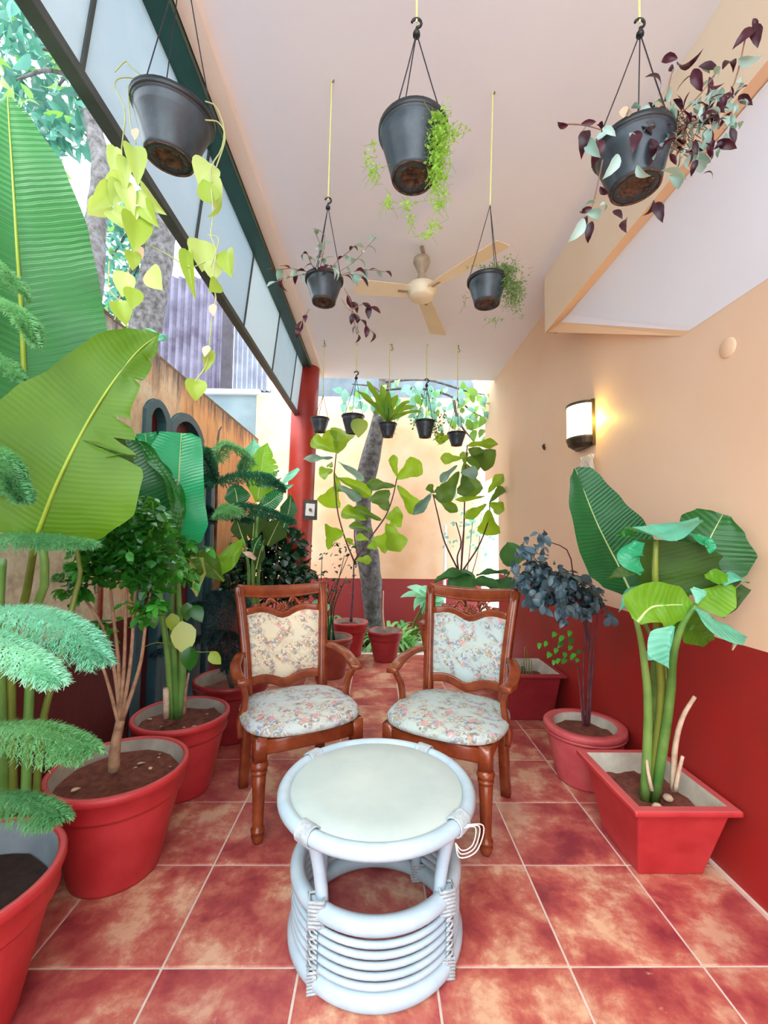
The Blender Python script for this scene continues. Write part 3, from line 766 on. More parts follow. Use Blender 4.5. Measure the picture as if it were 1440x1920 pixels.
# ---- Norfolk pine branch
def pine_branch(t, pts, L, droop, mat, n=26, needle=.013, seed=0, dens=16, name='branch', up_=0.15, thick=.004):
    rr = random.Random(seed); c = spline(pts, n*2); s = MB(); s.tube(c[::2], [thick*(1-.7*i/(n)) for i in range(len(c[::2]))], 5)
    tot = sum((c[i+1]-c[i]).length for i in range(len(c)-1))
    def needles(a, b, cnt, nl):
        d = (b-a).normalized(); x = d.orthogonal().normalized(); y = d.cross(x)
        for k in range(cnt):
            p = a.lerp(b, (k+rr.random())/cnt); an = rr.random()*6.28
            rad = x*math.cos(an)+y*math.sin(an); dirn = (rad*.8+d*.75).normalized(); e = p+dirn*nl*rr.uniform(.8, 1.2)
            sd = d.cross(rad)*nl*.115
            s.quad(p-sd, p+sd, e+sd*.25, e-sd*.25)
    for i in range(1, n*2):
        tt = i/(n*2-1); p = c[i]; tg = (c[min(i+1, n*2-1)]-c[i-1]).normalized()
        sd0 = tg.cross(V((0, 0, 1))); sd0 = sd0.normalized() if sd0.length > .01 else V((1, 0, 0))
        needles(c[i-1], p, 6, needle)
        for sg in (-1, 1):
            l = L*(.35+.65*math.sin(PI*min(1, tt*1.02)**.75))*rr.uniform(.8, 1.1)
            if tt > .93: l *= .6
            q0 = p; d = (sd0*sg*.55+tg*.45+V((0, 0, up_))).normalized(); k = 5
            for j in range(k):
                q1 = q0+d*l/k; needles(q0, q1, dens//k+1, needle); d = (d+V((0, 0, -droop*.42))).normalized(); q0 = q1
    return obj(name, s, mat, t)
def stem(t, pts, r0, r1, mat=STEMG, name='stem', n=14, k=8): 
    return obj(name, MB().tube(spline(pts, n), [r0+(r1-r0)*i/(n-1) for i in range(n)], k), mat, t, smooth=True)
def W(tab, Y): return [(t, w*Y/FPX) for t, w in tab]

# ======== pot A, front left corner: Norfolk pine + huge banana leaves
A_ = V((-1.09, 1.17, 0))
t = thing('potted_pine', 'Norfolk pine with mint fronds in the nearest red pot at the lower left corner', 'potted plant', A_)
round_pot(t, A_.x, A_.y, .255, .385, .165, soil=SOILD, inner=simple('blue grey pot inside', '#77828c', .7, '#8d969c', 8), soilz=.30, lip=.095)
stem(t, [A_+V((.04, 0, .25)), A_+V((.03, -.02, .9)), A_+V((-.02, -.03, 1.6)), A_+V((0, 0, 2.2))], .018, .006, BARK, 'trunk')
Yp = 1.02
pine_branch(t, [P(-80, 1150, 1.1), P(40, 1143, .98), P(130, 1172, .93), P(196, 1232, .92)], .115, .95, PINEA, seed=1, n=34, dens=46, needle=.012)
pine_branch(t, [P(-80, 1190, 1.0), P(-20, 1190, .88), P(60, 1230, .82), P(110, 1275, .80)], .07, .8, PINEA, seed=11, n=24, dens=40, needle=.012)
pine_branch(t, [P(-60, 1365, 1.15), P(50, 1362, 1.05), P(120, 1378, 1.02), P(175, 1402, 1.0)], .10, 1.0, PINEG, seed=2, n=30, dens=36)
pine_branch(t, [P(-60, 1500, 1.15), P(20, 1494, 1.05), P(80, 1508, 1.02), P(115, 1530, 1.0)], .075, 1.0, PINEG, seed=3, n=24, dens=36)
pine_branch(t, [P(-60, 560, 1.2), P(0, 565, 1.05), P(45, 592, 1.0), P(66, 640, .98)], .05, .6, PINEG, seed=4, n=18, dens=50)
pine_branch(t, [P(-50, 820, 1.1), P(0, 850, .95), P(30, 900, .93), P(45, 935, .92)], .05, .6, PINEG, seed=5, n=18, dens=50)
pine_branch(t, [P(-60, 1010, 1.2), P(30, 1006, 1.1), P(100, 1008, 1.08), P(175, 1018, 1.06)], .075, .9, PINEG, seed=6, n=26, dens=30)
for k, (z, l) in enumerate(((.62, .26), (.85, .26), (1.1, .24), (1.4, .2), (1.7, .16), (1.95, .12))):
    for a in (150, 215, 275) if z < 1.5 else (160, 280):
        a = math.radians(a+17*k); u = V((math.cos(a), math.sin(a)*.8, 0)); c_ = A_+V((.0, -.02, z))
        l2 = min(l, (c_.x+u.x*l-XL-.04 > 0) and l or .16)
        pine_branch(t, [c_, c_+u*l2*.5+V((0, 0, .03)), c_+u*l2+V((0, 0, -.03))], .08, .9, PINEG, seed=50+k*4+int(a*3), n=16, dens=22)
# the banana growing beside it
t = thing('banana_plant', 'tall banana plant with the largest leaves along the left edge behind the pine', 'banana plant', (-1.12, 1.45, 0))
big_leaf(t, [P(48, 800, 1.36), P(42, 620, 1.33), P(30, 430, 1.31), P(14, 182, 1.33)], W([(0, 60), (.15, 150), (.5, 160), (.8, 115), (.94, 50), (1, 6)], 1.33), W([(0, 80), (.12, 138), (.3, 142), (.5, 132), (.7, 118), (.86, 84), (.96, 38), (1, 6)], 1.33), BAN, nrm=(.5, -.8, .15), fold=.12, wave=.006, rib=RIBY, ribr=.010, seed=3, n=90)
big_leaf(t, [P(66, 1012, 1.12), P(112, 895, 1.10), P(180, 765, 1.13), P(250, 668, 1.17), P(299, 626, 1.2)],
         W([(0, 55), (.12, 118), (.3, 138), (.45, 118), (.55, 92), (.7, 68), (.85, 45), (.95, 24), (1, 2)], 1.13),
         W([(0, 60), (.1, 105), (.22, 138), (.34, 125), (.42, 92), (.55, 52), (.7, 40), (.85, 26), (1, 2)], 1.13), BANY, nrm=(.35, -.9, -.1), fold=-.05, wave=.012, curl=.16,
         tears=[(.385, 1, .85, .012), (.43, 1, .5, .02), (.50, 1, .8, .010), (.66, 1, .4, .012), (.80, 1, .4, .015)], rib=RIBY, ribr=.006, seed=4, n=110, m=9)
big_leaf(t, [P(176, 862, 1.14), P(220, 850, 1.16), P(262, 860, 1.18)], W([(0, 4), (.4, 9), (1, 1)], 1.15), W([(0, 6), (.4, 12), (1, 1)], 1.15), BANY, nrm=(.3, -.9, .3), seed=9, n=16, m=3)
big_leaf(t, [P(150, 870, 1.2), P(200, 845, 1.2), P(240, 848, 1.22)], W([(0, 8), (.4, 14), (1, 1)], 1.15), W([(0, 8), (.4, 12), (1, 1)], 1.15), BANY, nrm=(.3, -.9, .3), seed=9, n=16, m=3)
big_leaf(t, [P(150, 760, 1.45), P(220, 690, 1.5), P(275, 640, 1.55), P(312, 628, 1.6)], W([(0, 30), (.5, 34), (.8, 22), (1, 2)], 1.5), W([(0, 30), (.5, 30), (.8, 14), (1, 2)], 1.5), BANM, nrm=(.2, -.5, .8), seed=5, rib=RIBL, ribr=.004)
big_leaf(t, [P(120, 960, 1.5), P(190, 880, 1.5), P(232, 815, 1.55)], W([(0, 50), (.5, 60), (.85, 30), (1, 2)], 1.5), W([(0, 50), (.5, 60), (.85, 30), (1, 2)], 1.5), BANU, nrm=(.5, -.8, -.3), seed=6)
bs = V((-1.16, 1.5, .0))
stem(t, [bs, P(20, 1250, 1.42), P(48, 1120, 1.36), P(66, 1012, 1.14)], .017, .008, STEMY)
stem(t, [bs+V((.02, 0, 0)), P(60, 1200, 1.45), P(85, 1080, 1.4), P(60, 900, 1.38), P(48, 800, 1.36)], .015, .009, STEMG)
stem(t, [bs+V((-.04, 0, 0)), P(-6, 1300, 1.4), P(-8, 1150, 1.4), P(0, 1050, 1.45)], .028, .018, STEMG)
stem(t, [bs+V((.05, .0, 0)), P(75, 1390, 1.45), P(105, 1262, 1.45), P(140, 1120, 1.5), P(150, 1060, 1.52), P(120, 960, 1.5)], .012, .007, STEMY)

# ======== pot B: china doll shrub
def sprig(t, ms, p0, p1, npair, size, rr, bend=.3, stemm=None, sm=None, lsz=None):
    """pinnate sprig: leaflets in pairs along an arching rachis"""
    p0, p1 = V(p0), V(p1); mid = p0.lerp(p1, .55)+V((0, 0, (p1-p0).length*bend)); c = spline([p0, mid, p1], npair+2)
    if sm is not None: sm.tube(c, [.0022*(1-.5*i/len(c)) for i in range(len(c))], 4)
    for i in range(1, npair+2):
        tg = (c[min(i+1, npair+1)]-c[i-1]).normalized(); sd = tg.cross(V((0, 0, 1)))
        sd = sd.normalized() if sd.length > .05 else V((1, 0, 0))
        for sg in ((-1, 1) if i < npair+1 else (0,)):
            d = sd*sg*.8+tg*.6+V((0, 0, rr.uniform(-.5, 0)))
            put_leaf(t, ms, c[i], d, V((0, -.25, 1))+rnd(.5, rr), size*rr.uniform(.75, 1.2), name='leaf', rr=rr)
def shrub(t, clusters, ms, size, nsprig, rr, sm, tops=None, bend=.3, L=.12, npair=3):
    for (px, py, Y, rx) in clusters:
        c = P(px, py, Y); k = rx*Y/FPX
        for _ in range(nsprig):
            d = rdir(rr); d.z = abs(d.z)*.7-.15
            p0 = c+rdir(rr)*k*.35; sprig(t, ms, p0, p0+d*k*rr.uniform(.6, 1.0), npair, size, rr, bend, sm=sm)
def cloud(t, spots, mat, sz, rr, k=.3):
    s = MB()
    for (px, py, Y, rx, n) in spots:
        c = P(px, py, Y); q = rx*Y/FPX
        for _ in range(n):
            d = rdir(rr); d.z = -abs(d.z)*.8; p_ = c+rdir(rr)*q*rr.random()**.45; p_.x = min(max(p_.x, XL+.1), XR-.06); add_leaves(s, k, p_, d, V((0, -.4, 1))+rnd(.6, rr), sz*rr.uniform(.7, 1.2))
    return obj('foliage', s, mat, t, kind='stuff')
B_ = V((-.985, 1.745, 0))
t = thing('potted_shrub', 'glossy china doll shrub with bare pale stems in the second red pot on the left', 'potted plant', B_)
round_pot(t, B_.x, B_.y, .245, .38, .155, soilz=.325, lip=.095); debris(t, B_.x, B_.y, .325, .18, 9, 5)
rr = random.Random(21); ms = lmesh('holly', SHR, 3, m=1); sm = MB()
cl = [(250, 975, 1.72, 52), (215, 1000, 1.7, 46), (290, 990, 1.75, 42), (245, 1030, 1.68, 55), (170, 1040, 1.68, 40), (300, 1045, 1.72, 44), (200, 1060, 1.7, 45), (265, 1075, 1.72, 42), (320, 1075, 1.75, 36),
      (135, 1110, 1.65, 22), (255, 1150, 1.66, 30), (285, 1135, 1.66, 26), (185, 1190, 1.7, 26), (150, 1065, 1.6, 24), (225, 955, 1.72, 34), (262, 955, 1.72, 34)]
cloud(t, [(x, y, 1.64, 34, 70) for x, y in ((215, 985), (250, 965), (290, 985), (180, 1030), (225, 1030), (270, 1030), (305, 1050), (195, 1065), (245, 1070), (285, 1085), (150, 1080))], SHR, .036, rr, .42)
shrub(t, cl[:9], ms, .056, 3, rr, sm); shrub(t, cl[9:], ms, .05, 2, rr, sm)
cloud(t, [(x, y, Y+.05, rx, 60) for x, y, Y, rx in cl[:9]]+[(x, y, Y, rx, 22) for x, y, Y, rx in cl[9:]], SHR, .040, rr)
ft = P(214, 1445, 1.745); tk = [ft, P(216, 1400, 1.745), P(226, 1350, 1.745)]
BRN = simple('tan brown bark', '#7c5a42', .8, '#ab866a', 22, bmp=.4)
stem(t, tk, .022, .017, BRN, 'trunk', 8)
for pts in ([(226, 1350), (215, 1260), (195, 1180), (150, 1110)], [(222, 1360), (232, 1260), (236, 1150), (240, 1070)], [(228, 1350), (245, 1240), (252, 1130), (260, 1060)],
            [(226, 1370), (205, 1290), (180, 1210)], [(230, 1350), (262, 1250), (272, 1180), (282, 1110)], [(226, 1340), (222, 1240), (212, 1150), (206, 1090)]):
    stem(t, [P(x, y, 1.745-.02*i) for i, (x, y) in enumerate(pts)], .0085, .004, BRN)
obj('twigs', sm, STEMY, t, kind='stuff')

# ======== pot C: banana with small leaves
C_ = V((-.985, 2.27, 0))
t = thing('potted_banana', 'banana in the third red pot on the left, one blue green leaf standing upright', 'potted plant', C_)
round_pot(t, C_.x, C_.y, .232, .37, .15, soilz=.315, lip=.09); debris(t, C_.x, C_.y, .315, .17, 9, 6)
big_leaf(t, [P(331, 1030, 2.1), P(334, 930, 2.08), P(340, 812, 2.12)], W([(0, 10), (.1, 46), (.5, 52), (.85, 52), (1, 38)], 2.1), W([(0, 12), (.08, 44), (.25, 54), (.5, 46), (.85, 40), (.96, 36), (1, 18)], 2.1), BANB, nrm=(.25, -.75, .55), fold=.1, wave=.010, rib=RIBL, ribr=.008, seed=7, n=60)
big_leaf(t, [P(300, 940, 2.2), P(280, 870, 2.2), P(272, 812, 2.2)], W([(0, 30), (.6, 28), (1, 16)], 2.2), W([(0, 30), (.6, 28), (1, 20)], 2.2), BANB, nrm=(.2, -.75, .5), rib=RIBL, ribr=.006, seed=8)
big_leaf(t, [P(250, 1030, 1.95), P(262, 930, 1.93), P(238, 812, 1.95)], W([(0, 50), (.3, 75), (.6, 50), (.85, 18), (1, 1)], 1.95), W([(0, 36), (.2, 70), (.4, 80), (.65, 60), (.85, 30), (1, 1)], 1.95), BAND, nrm=(.35, -.9, .0), fold=-.15, curl=.25, wave=.006, seed=9, n=60)
big_leaf(t, [P(290, 1025, 1.9), P(332, 985, 1.9), P(325, 915, 1.9), P(285, 855, 1.92), P(245, 815, 1.94)], W([(0, 4), (.3, 16), (.6, 16), (1, 1)], 1.9), W([(0, 4), (.2, 10), (.6, 14), (1, 1)], 1.9), BAN, nrm=(.5, -.6, .5), fold=.1, seed=10)
for pts in ([(333, 1345), (328, 1250), (322, 1150), (331, 1030)], [(322, 1345), (316, 1240), (300, 1120), (290, 1030)], [(340, 1340), (342, 1240), (335, 1120), (336, 1040)]):
    stem(t, [P(x, y, 2.27-.06*i) for i, (x, y) in enumerate(pts)], .022, .008, STEMG)
stem(t, [P(312, 1345, 2.22), P(311, 1290, 2.2)], .016, .014, DRY, 'cut_stem', 4)
stem(t, [P(345, 1340, 2.2), P(348, 1300, 2.18), P(354, 1262, 2.16)], .009, .005, TWIG, 'twig', 6)
rr = random.Random(5); ms = lmesh('ovate', SHR, 3); my = lmesh('ovate', LIME, 3); sm = MB()
for (x, y, tx, ty, sz, m_) in ((322, 1150, 326, 1185, 36, my), (340, 1165, 350, 1228, 44, my), (350, 1130, 352, 1165, 34, ms), (362, 1135, 378, 1165, 30, ms), (358, 1212, 352, 1262, 46, ms), (395, 1222, 412, 1248, 30, my), (295, 1090, 300, 1120, 30, ms), (270, 1140, 262, 1172, 34, ms), (285, 1150, 290, 1180, 30, ms), (300, 1060, 320, 1090, 36, ms), (330, 1050, 350, 1080, 36, ms)):
    a = P(x, y, 2.0); b = P(tx, ty, 1.98); put_leaf(t, m_, a, b-a, (EYE-a).normalized()+rnd(.3, rr), (b-a).length*1.05, 1.15, rr=rr)
shrub(t, [(330, 1035, 2.05, 34), (365, 1050, 2.1, 36), (300, 1060, 2.05, 30), (350, 1085, 2.1, 30)], lmesh('ovate', SHR, 3), .05, 5, rr, sm, bend=.4)
sm.tube(spline([P(265, 1215, 1.95), P(295, 1205, 1.95), P(340, 1212, 2.0), P(370, 1222, 2.0), P(396, 1222, 2.0)], 14), .0018, 4)
obj('twigs', sm, STEMY, t, kind='stuff')
# yellowing leaves on the wall side
big_leaf(t, [P(405, 1085, 2.5), P(430, 1050, 2.5), P(456, 1008, 2.52)], W([(0, 4), (.4, 20), (.8, 14), (1, 1)], 2.5), W([(0, 4), (.4, 16), (.8, 10), (1, 1)], 2.5), BANL, nrm=(.3, -.7, .6), seed=12, rib=RIBY, ribr=.003)
big_leaf(t, [P(420, 1090, 2.45), P(388, 1058, 2.42), P(352, 1050, 2.4)], W([(0, 4), (.5, 26), (1, 2)], 2.45), W([(0, 4), (.5, 22), (1, 2)], 2.45), BANY, nrm=(.1, -.8, .5), seed=13, rib=RIBY, ribr=.003)
big_leaf(t, [P(372, 1045, 2.42), P(366, 1080, 2.4), P(370, 1118, 2.4)], W([(0, 12), (.4, 20), (1, 1)], 2.42), W([(0, 12), (.4, 20), (1, 1)], 2.42), LIME, nrm=(.1, -.9, .3), seed=14)

# ======== pot D: dark Norfolk pine behind the left chair
D_ = V((-.93, 2.86, 0))
t = thing('potted_pine', 'dark green Norfolk pine in the fourth red pot behind the left chair', 'potted plant', D_)
round_pot(t, D_.x, D_.y, .235, .36, .16, mat=POTD, soilz=.28)
stem(t, [D_+V((.02, 0, .25)), P(400, 1150, 2.86), P(404, 1000, 2.86), P(408, 830, 2.86), P(415, 800, 2.86)], .016, .005, BARK, 'trunk')
def PB(pts, L, dr, m, sd, n=22, Y=2.8): pine_branch(t, [P(x, y, Y+dy) for x, y, dy in pts], L, dr, m, n=n, seed=sd, dens=22, needle=.026, thick=.006)
PB([(405, 900, 0), (380, 850, -.1), (370, 845, -.2)], .12, .7, PINED, 31)
PB([(408, 870, 0), (420, 835, 0), (460, 850, .05), (455, 880, .1)], .12, .8, PINEG, 32, 20)
PB([(400, 905, 0), (450, 890, 0), (500, 893, 0), (530, 912, 0)], .17, .9, PINED, 33, 26)
PB([(404, 905, 0), (380, 893, -.1), (385, 910, -.25)], .10, .9, PINED, 34, 16)
PB([(404, 965, 0), (450, 948, .0), (500, 955, 0), (550, 975, 0)], .15, 1.0, PINED, 35, 28)
PB([(402, 968, 0), (430, 950, -.2), (410, 965, -.35)], .12, 1.0, PINEG, 36, 16)
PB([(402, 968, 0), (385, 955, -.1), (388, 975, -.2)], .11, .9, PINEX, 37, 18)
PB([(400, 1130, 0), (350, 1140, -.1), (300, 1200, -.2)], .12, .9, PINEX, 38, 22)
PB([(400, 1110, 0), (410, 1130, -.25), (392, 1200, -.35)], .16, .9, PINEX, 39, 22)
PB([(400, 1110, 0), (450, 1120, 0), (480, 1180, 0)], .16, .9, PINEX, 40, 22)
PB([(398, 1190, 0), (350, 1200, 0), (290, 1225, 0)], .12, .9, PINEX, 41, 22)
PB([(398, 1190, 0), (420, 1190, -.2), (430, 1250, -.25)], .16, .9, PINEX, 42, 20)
PB([(402, 968, 0), (425, 960, .1), (470, 975, .2)], .12, .9, PINED, 43, 18)

# ======== further left: banana clump with dark shrubs, in the bed by the pillar
t = thing('banana_clump', 'banana clump with feathered leaves standing between the left wall and the red pillar', 'banana plant', (-1.0, 3.75, 0))
def crop(ox, oy, sc_): return lambda x, y: (ox+x/sc_, oy+y/sc_)
q = crop(340, 780, 5.143)
def CL(pts, wl, wr, mat, Y, nrm=None, seed=1, rib=RIBL, cf=q, sc_=5.143, **kw):
    kw.setdefault('wave', .006); ps = [P(*cf(x, y), Y+(dy[0] if dy else 0)) for x, y, *dy in pts]; k = Y/FPX/sc_*1.2
    return big_leaf(t, ps, [(a, b*k) for a, b in wl], [(a, b*k) for a, b in wr], mat, nrm=nrm, seed=seed, rib=rib, ribr=kw.pop('ribr', .006), **kw)
CL([(735, 830), (770, 560), (790, 400), (832, 258)], [(0, 20), (.2, 110), (.5, 105), (.8, 60), (1, 2)], [(0, 20), (.2, 130), (.5, 130), (.8, 70), (1, 2)], BANL, 3.5, (.2, -.8, .5), 20, tears=[(.3, 1, .4, .02), (.42, 1, .3, .02), (.55, 1, .4, .02), (.7, 1, .3, .02), (.2, 1, .7, .02)])
CL([(545, 880), (530, 760), (505, 655)], [(0, 40), (.4, 95), (.8, 60), (1, 4)], [(0, 40), (.4, 110), (.8, 60), (1, 4)], BAND, 3.45, (.2, -.9, .3), 21)
CL([(740, 890), (860, 830), (985, 715)], [(0, 20), (.4, 85), (.8, 60), (1, 20)], [(0, 10), (.4, 95), (.8, 60), (1, 4)], BAND, 3.4, (.1, -.9, .4), 22)
CL([(735, 620), (840, 590), (945, 530)], [(0, 8), (.5, 30), (1, 8)], [(0, 8), (.5, 40), (1, 8)], BAN, 3.45, (.1, -.8, .5), 23, rib=None)
CL([(730, 680), (850, 660), (965, 600)], [(0, 8), (.5, 30), (1, 8)], [(0, 8), (.5, 40), (1, 8)], BAND, 3.45, (.1, -.8, .5), 24, rib=None)
CL([(930, 690), (1040, 590), (1125, 500)], [(0, 10), (.5, 34), (1, 6)], [(0, 10), (.5, 40), (1, 26)], BANM, 3.8, (.3, -.6, .7), 25, rib=None)
CL([(920, 700), (1010, 690), (1095, 655)], [(0, 10), (.5, 30), (1, 2)], [(0, 10), (.5, 30), (1, 2)], BANM, 3.8, (.3, -.6, .7), 26, rib=None)
CL([(985, 1080), (1040, 900), (1055, 745)], [(0, 20), (.5, 75), (1, 6)], [(0, 20), (.5, 65), (1, 2)], BAND, 3.7, (.3, -.9, .2), 27)
CL([(640, 470), (690, 330), (700, 215)], [(0, 30), (.5, 60), (1, 4)], [(0, 30), (.5, 70), (1, 4)], BANM, 3.9, (.2, -.6, .7), 28)
CL([(640, 640), (700, 500), (640, 400)], [(0, 30), (.5, 60), (1, 4)], [(0, 30), (.5, 70), (1, 4)], BANB, 3.7, (.2, -.8, .5), 29)
CL([(600, 1200), (560, 1080), (530, 980)], [(0, 30), (.5, 70), (1, 4)], [(0, 30), (.5, 80), (1, 4)], BANU, 3.5, (.2, -.9, -.2), 30)
CL([(690, 1180), (700, 1020), (690, 900)], [(0, 30), (.5, 110), (1, 4)], [(0, 30), (.5, 110), (1, 4)], BANU, 3.6, (.2, -.9, -.2), 31)
CL([(830, 1250), (900, 1100), (960, 980)], [(0, 30), (.5, 110), (1, 4)], [(0, 30), (.5, 110), (1, 4)], BANU, 3.7, (.2, -.9, -.2), 32)
CL([(720, 1480), (750, 1350), (800, 1190)], [(0, 8), (.5, 50), (1, 4)], [(0, 8), (.5, 50), (1, 4)], BANU, 3.5, (.2, -.9, -.2), 33)
CL([(590, 1310), (650, 1335), (715, 1385)], [(0, 6), (.5, 26), (1, 14)], [(0, 6), (.5, 26), (1, 10)], DRY, 3.3, (.2, -.8, .4), 34, rib=None)
CL([(690, 1330), (720, 1230), (770, 1150)], [(0, 8), (.5, 40), (1, 4)], [(0, 8), (.5, 40), (1, 4)], BAND, 3.4, (.2, -.9, .1), 35)
for k, (a, b, c_) in enumerate((((640, 1900), (650, 1500), (600, 1200)), ((690, 1900), (700, 1500), (740, 890)), ((735, 1900), (745, 1500), (790, 1250)), ((710, 1900), (690, 1600), (690, 1180)))):
    stem(t, [P(*q(a[0]+10*k, 2300), 3.6), P(*q(*a), 3.6), P(*q(*b), 3.55), P(*q(*c_), 3.5)], .024, .010, STEMG)
t = thing('dark_shrub', 'dense dark leaved shrub below the banana clump against the red pillar', 'shrub', (-1.05, 4.1, 0))
rr = random.Random(77); ms = lmesh('ovate', SHRD, 3); sm = MB()
cnt = 0
for (x, y, Y, rx) in ((455, 1040, 3.9, 38), (490, 1050, 4.0, 44), (530, 1060, 4.0, 40), (560, 1080, 4.0, 30), (500, 1010, 4.1, 40), (540, 1000, 4.1, 34), (440, 1085, 3.8, 36), (480, 1090, 3.9, 40), (520, 1100, 3.9, 40), (410, 1110, 3.6, 28), (395, 1080, 3.7, 26)):
    c = P(x, y, Y); k = rx*Y/FPX
    for _ in range(26):
        if cnt >= 295: break
        cnt += 1; p = c+rdir(rr)*k*rr.random()**.5; p.x = max(p.x, XL+.12)
        put_leaf(t, ms, p, rdir(rr)+V((0, 0, -.4)), V((0, -.5, 1))+rnd(.7, rr), rr.uniform(.06, .10), 1.1, rr=rr)
cloud(t, [(x, y, 4.15, 44, 80) for x, y in ((465, 1050), (500, 1040), (535, 1060), (555, 1090), (520, 1090), (480, 1095), (530, 1010), (490, 1000), (450, 1090))], SHRD, .10, rr, .4)
for (x, y) in ((455, 1040), (490, 1040), (530, 1050), (560, 1070), (440, 1080), (520, 1000)):
    stem(t, [(-1.05, 4.1, 0), P((x+500)/2, 1150, 4.05), P(x, y, 4.0)], .012, .004, TWIG)

# ======== right side: square planter with banana
t = thing('potted_banana', 'banana plant in the square red planter by the right wall', 'potted plant', (1.12, 1.82, 0))
square_pot(t, (.925, 1.318, 1.585, 2.05), (1.0, 1.25, 1.705, 1.96), .30, POT, soilz=.225)
q7 = crop(1020, 840, 3.43)
def RL(pts, wl, wr, mat, Y, nrm=None, seed=1, rib=RIBL, **kw): return CL(pts, wl, wr, mat, Y, nrm, seed, rib, cf=q7, sc_=3.43, **kw)
RL([(560, 930, -.05), (470, 740), (340, 480), (200, 130)], [(0, 50), (.12, 130), (.3, 178), (.55, 172), (.8, 115), (.95, 52), (1, 10)], [(0, 40), (.15, 120), (.35, 230), (.55, 225), (.75, 170), (.9, 110), (.97, 80), (1, 20)], BAND, 1.85, (-.25, -.8, .55), 40, wave=.006, n=80, ribr=.006)
RL([(700, 900, .05), (650, 960), (560, 960), (480, 1055)], [(0, 20), (.5, 50), (1, 2)], [(0, 20), (.5, 60), (1, 2)], BANM, 1.56, (-.3, -.7, .6), 41, rib=None)
RL([(720, 930), (722, 780), (728, 590)], [(0, 60), (.4, 125), (.8, 120), (1, 90)], [(0, 320), (.4, 410), (.8, 330), (1, 200)], BANU, 1.54, (-.1, -1, -.1), 42, fold=.1, wave=.012, ribr=.004)
RL([(1000, 460, .05), (870, 500), (720, 555), (520, 512)], [(0, 14), (.2, 70), (.5, 100), (.8, 60), (1, 4)], [(0, 10), (.3, 60), (.6, 80), (.85, 40), (1, 4)], BANM, 1.46, (-.2, -.45, .9), 43, rib=None, wave=.010)
RL([(590, 560), (520, 545), (460, 560)], [(0, 16), (.5, 26), (1, 6)], [(0, 16), (.5, 22), (1, 6)], BAN, 1.50, (-.1, -.9, .2), 44, rib=None)
RL([(640, 790), (560, 700), (600, 600)], [(0, 40), (.5, 70), (1, 20)], [(0, 10), (.5, 60), (1, 40)], BANB, 1.48, (-.4, -.7, .5), 45, rib=None)
RL([(650, 790), (520, 790), (400, 845)], [(0, 8), (.5, 34), (1, 2)], [(0, 8), (.5, 34), (1, 2)], BANU, 1.48, (-.2, -.9, .3), 46, rib=None)
RL([(960, 880), (1040, 640), (1150, 425)], [(0, 60), (.4, 130), (.75, 170), (.95, 120), (1, 60)], [(0, 100), (.3, 200), (.6, 215), (.85, 130), (1, 40)], BAN, 1.545, (-.3, -.8, .4), 47, wave=.012, n=60)
RL([(1090, 600), (1000, 590), (935, 560)], [(0, 10), (.5, 40), (1, 12)], [(0, 10), (.5, 30), (1, 12)], BANB, 1.48, (-.1, -.7, .6), 48, rib=None)
RL([(1040, 590), (1060, 640), (1065, 680)], [(0, 30), (.5, 34), (1, 2)], [(0, 20), (.5, 14), (1, 2)], BANB, 1.47, (-.1, -.7, .6), 49, rib=None)
RL([(600, 1120), (680, 1030), (800, 1010), (980, 1010)], [(0, 30), (.2, 140), (.5, 130), (.8, 100), (1, 10)], [(0, 20), (.3, 90), (.6, 130), (.85, 80), (1, 10)], BANL, 1.46, (-.1, -.95, .1), 50, fold=.15, wave=.012)
RL([(985, 1010), (1080, 960), (1210, 880)], [(0, 10), (.4, 60), (.8, 34), (1, 4)], [(0, 20), (.4, 110), (.7, 100), (1, 20)], BANL, 1.46, (0, -.9, .35), 51, rib=None)
RL([(985, 1000), (1020, 940), (1030, 915)], [(0, 10), (.5, 60), (1, 50)], [(0, 4), (.5, 14), (1, 14)], BANM, 1.44, (-.1, -.6, .8), 52, rib=None)
RL([(1180, 840), (1100, 830), (1035, 830)], [(0, 20), (.5, 44), (1, 14)], [(0, 20), (.5, 44), (1, 14)], BANL, 1.44, (0, -.9, .3), 53, rib=None)
RL([(1150, 880), (1230, 830), (1322, 868)], [(0, 8), (.5, 44), (1, 2)], [(0, 8), (.5, 30), (1, 2)], BANM, 1.46, (.1, -.5, .8), 54, rib=None)
RL([(968, 1035), (1100, 1150), (1290, 1205)], [(0, 8), (.4, 60), (.8, 60), (1, 6)], [(0, 10), (.4, 70), (.75, 105), (1, 20)], BANM, 1.42, (.05, -.6, .75), 55, rib=None)
RL([(1240, 1240), (1225, 1270), (1210, 1300)], [(0, 10), (1, 4)], [(0, 16), (1, 3)], DRY, 1.42, seed=56, rib=None, n=8, m=2)
RL([(835, 1145), (790, 1270), (805, 1420)], [(0, 6), (.4, 20), (1, 2)], [(0, 14), (.35, 90), (.7, 96), (1, 2)], BANM, 1.42, (-.2, -.8, .5), 57, rib=None)
RL([(920, 1080), (980, 1160), (1060, 1250)], [(0, 60), (.5, 100), (1, 30)], [(0, 30), (.5, 110), (1, 40)], BANY, 1.50, (0, -1, -.1), 58, rib=None)
RL([(640, 1060), (700, 1000), (900, 960)], [(0, 40), (.5, 90), (1, 20)], [(0, 40), (.5, 90), (1, 20)], BANU, 1.52, (0, -1, .1), 61, rib=None)
RL([(760, 1140), (860, 1160), (960, 1120)], [(0, 20), (.5, 60), (1, 20)], [(0, 20), (.5, 50), (1, 20)], BANY, 1.50, (0, -1, .1), 62, rib=None)
RL([(1150, 1090), (1200, 1010), (1290, 890)], [(0, 10), (.5, 36), (1, 20)], [(0, 10), (.5, 36), (1, 30)], BANU, 1.50, (0, -.9, .2), 59, rib=None)
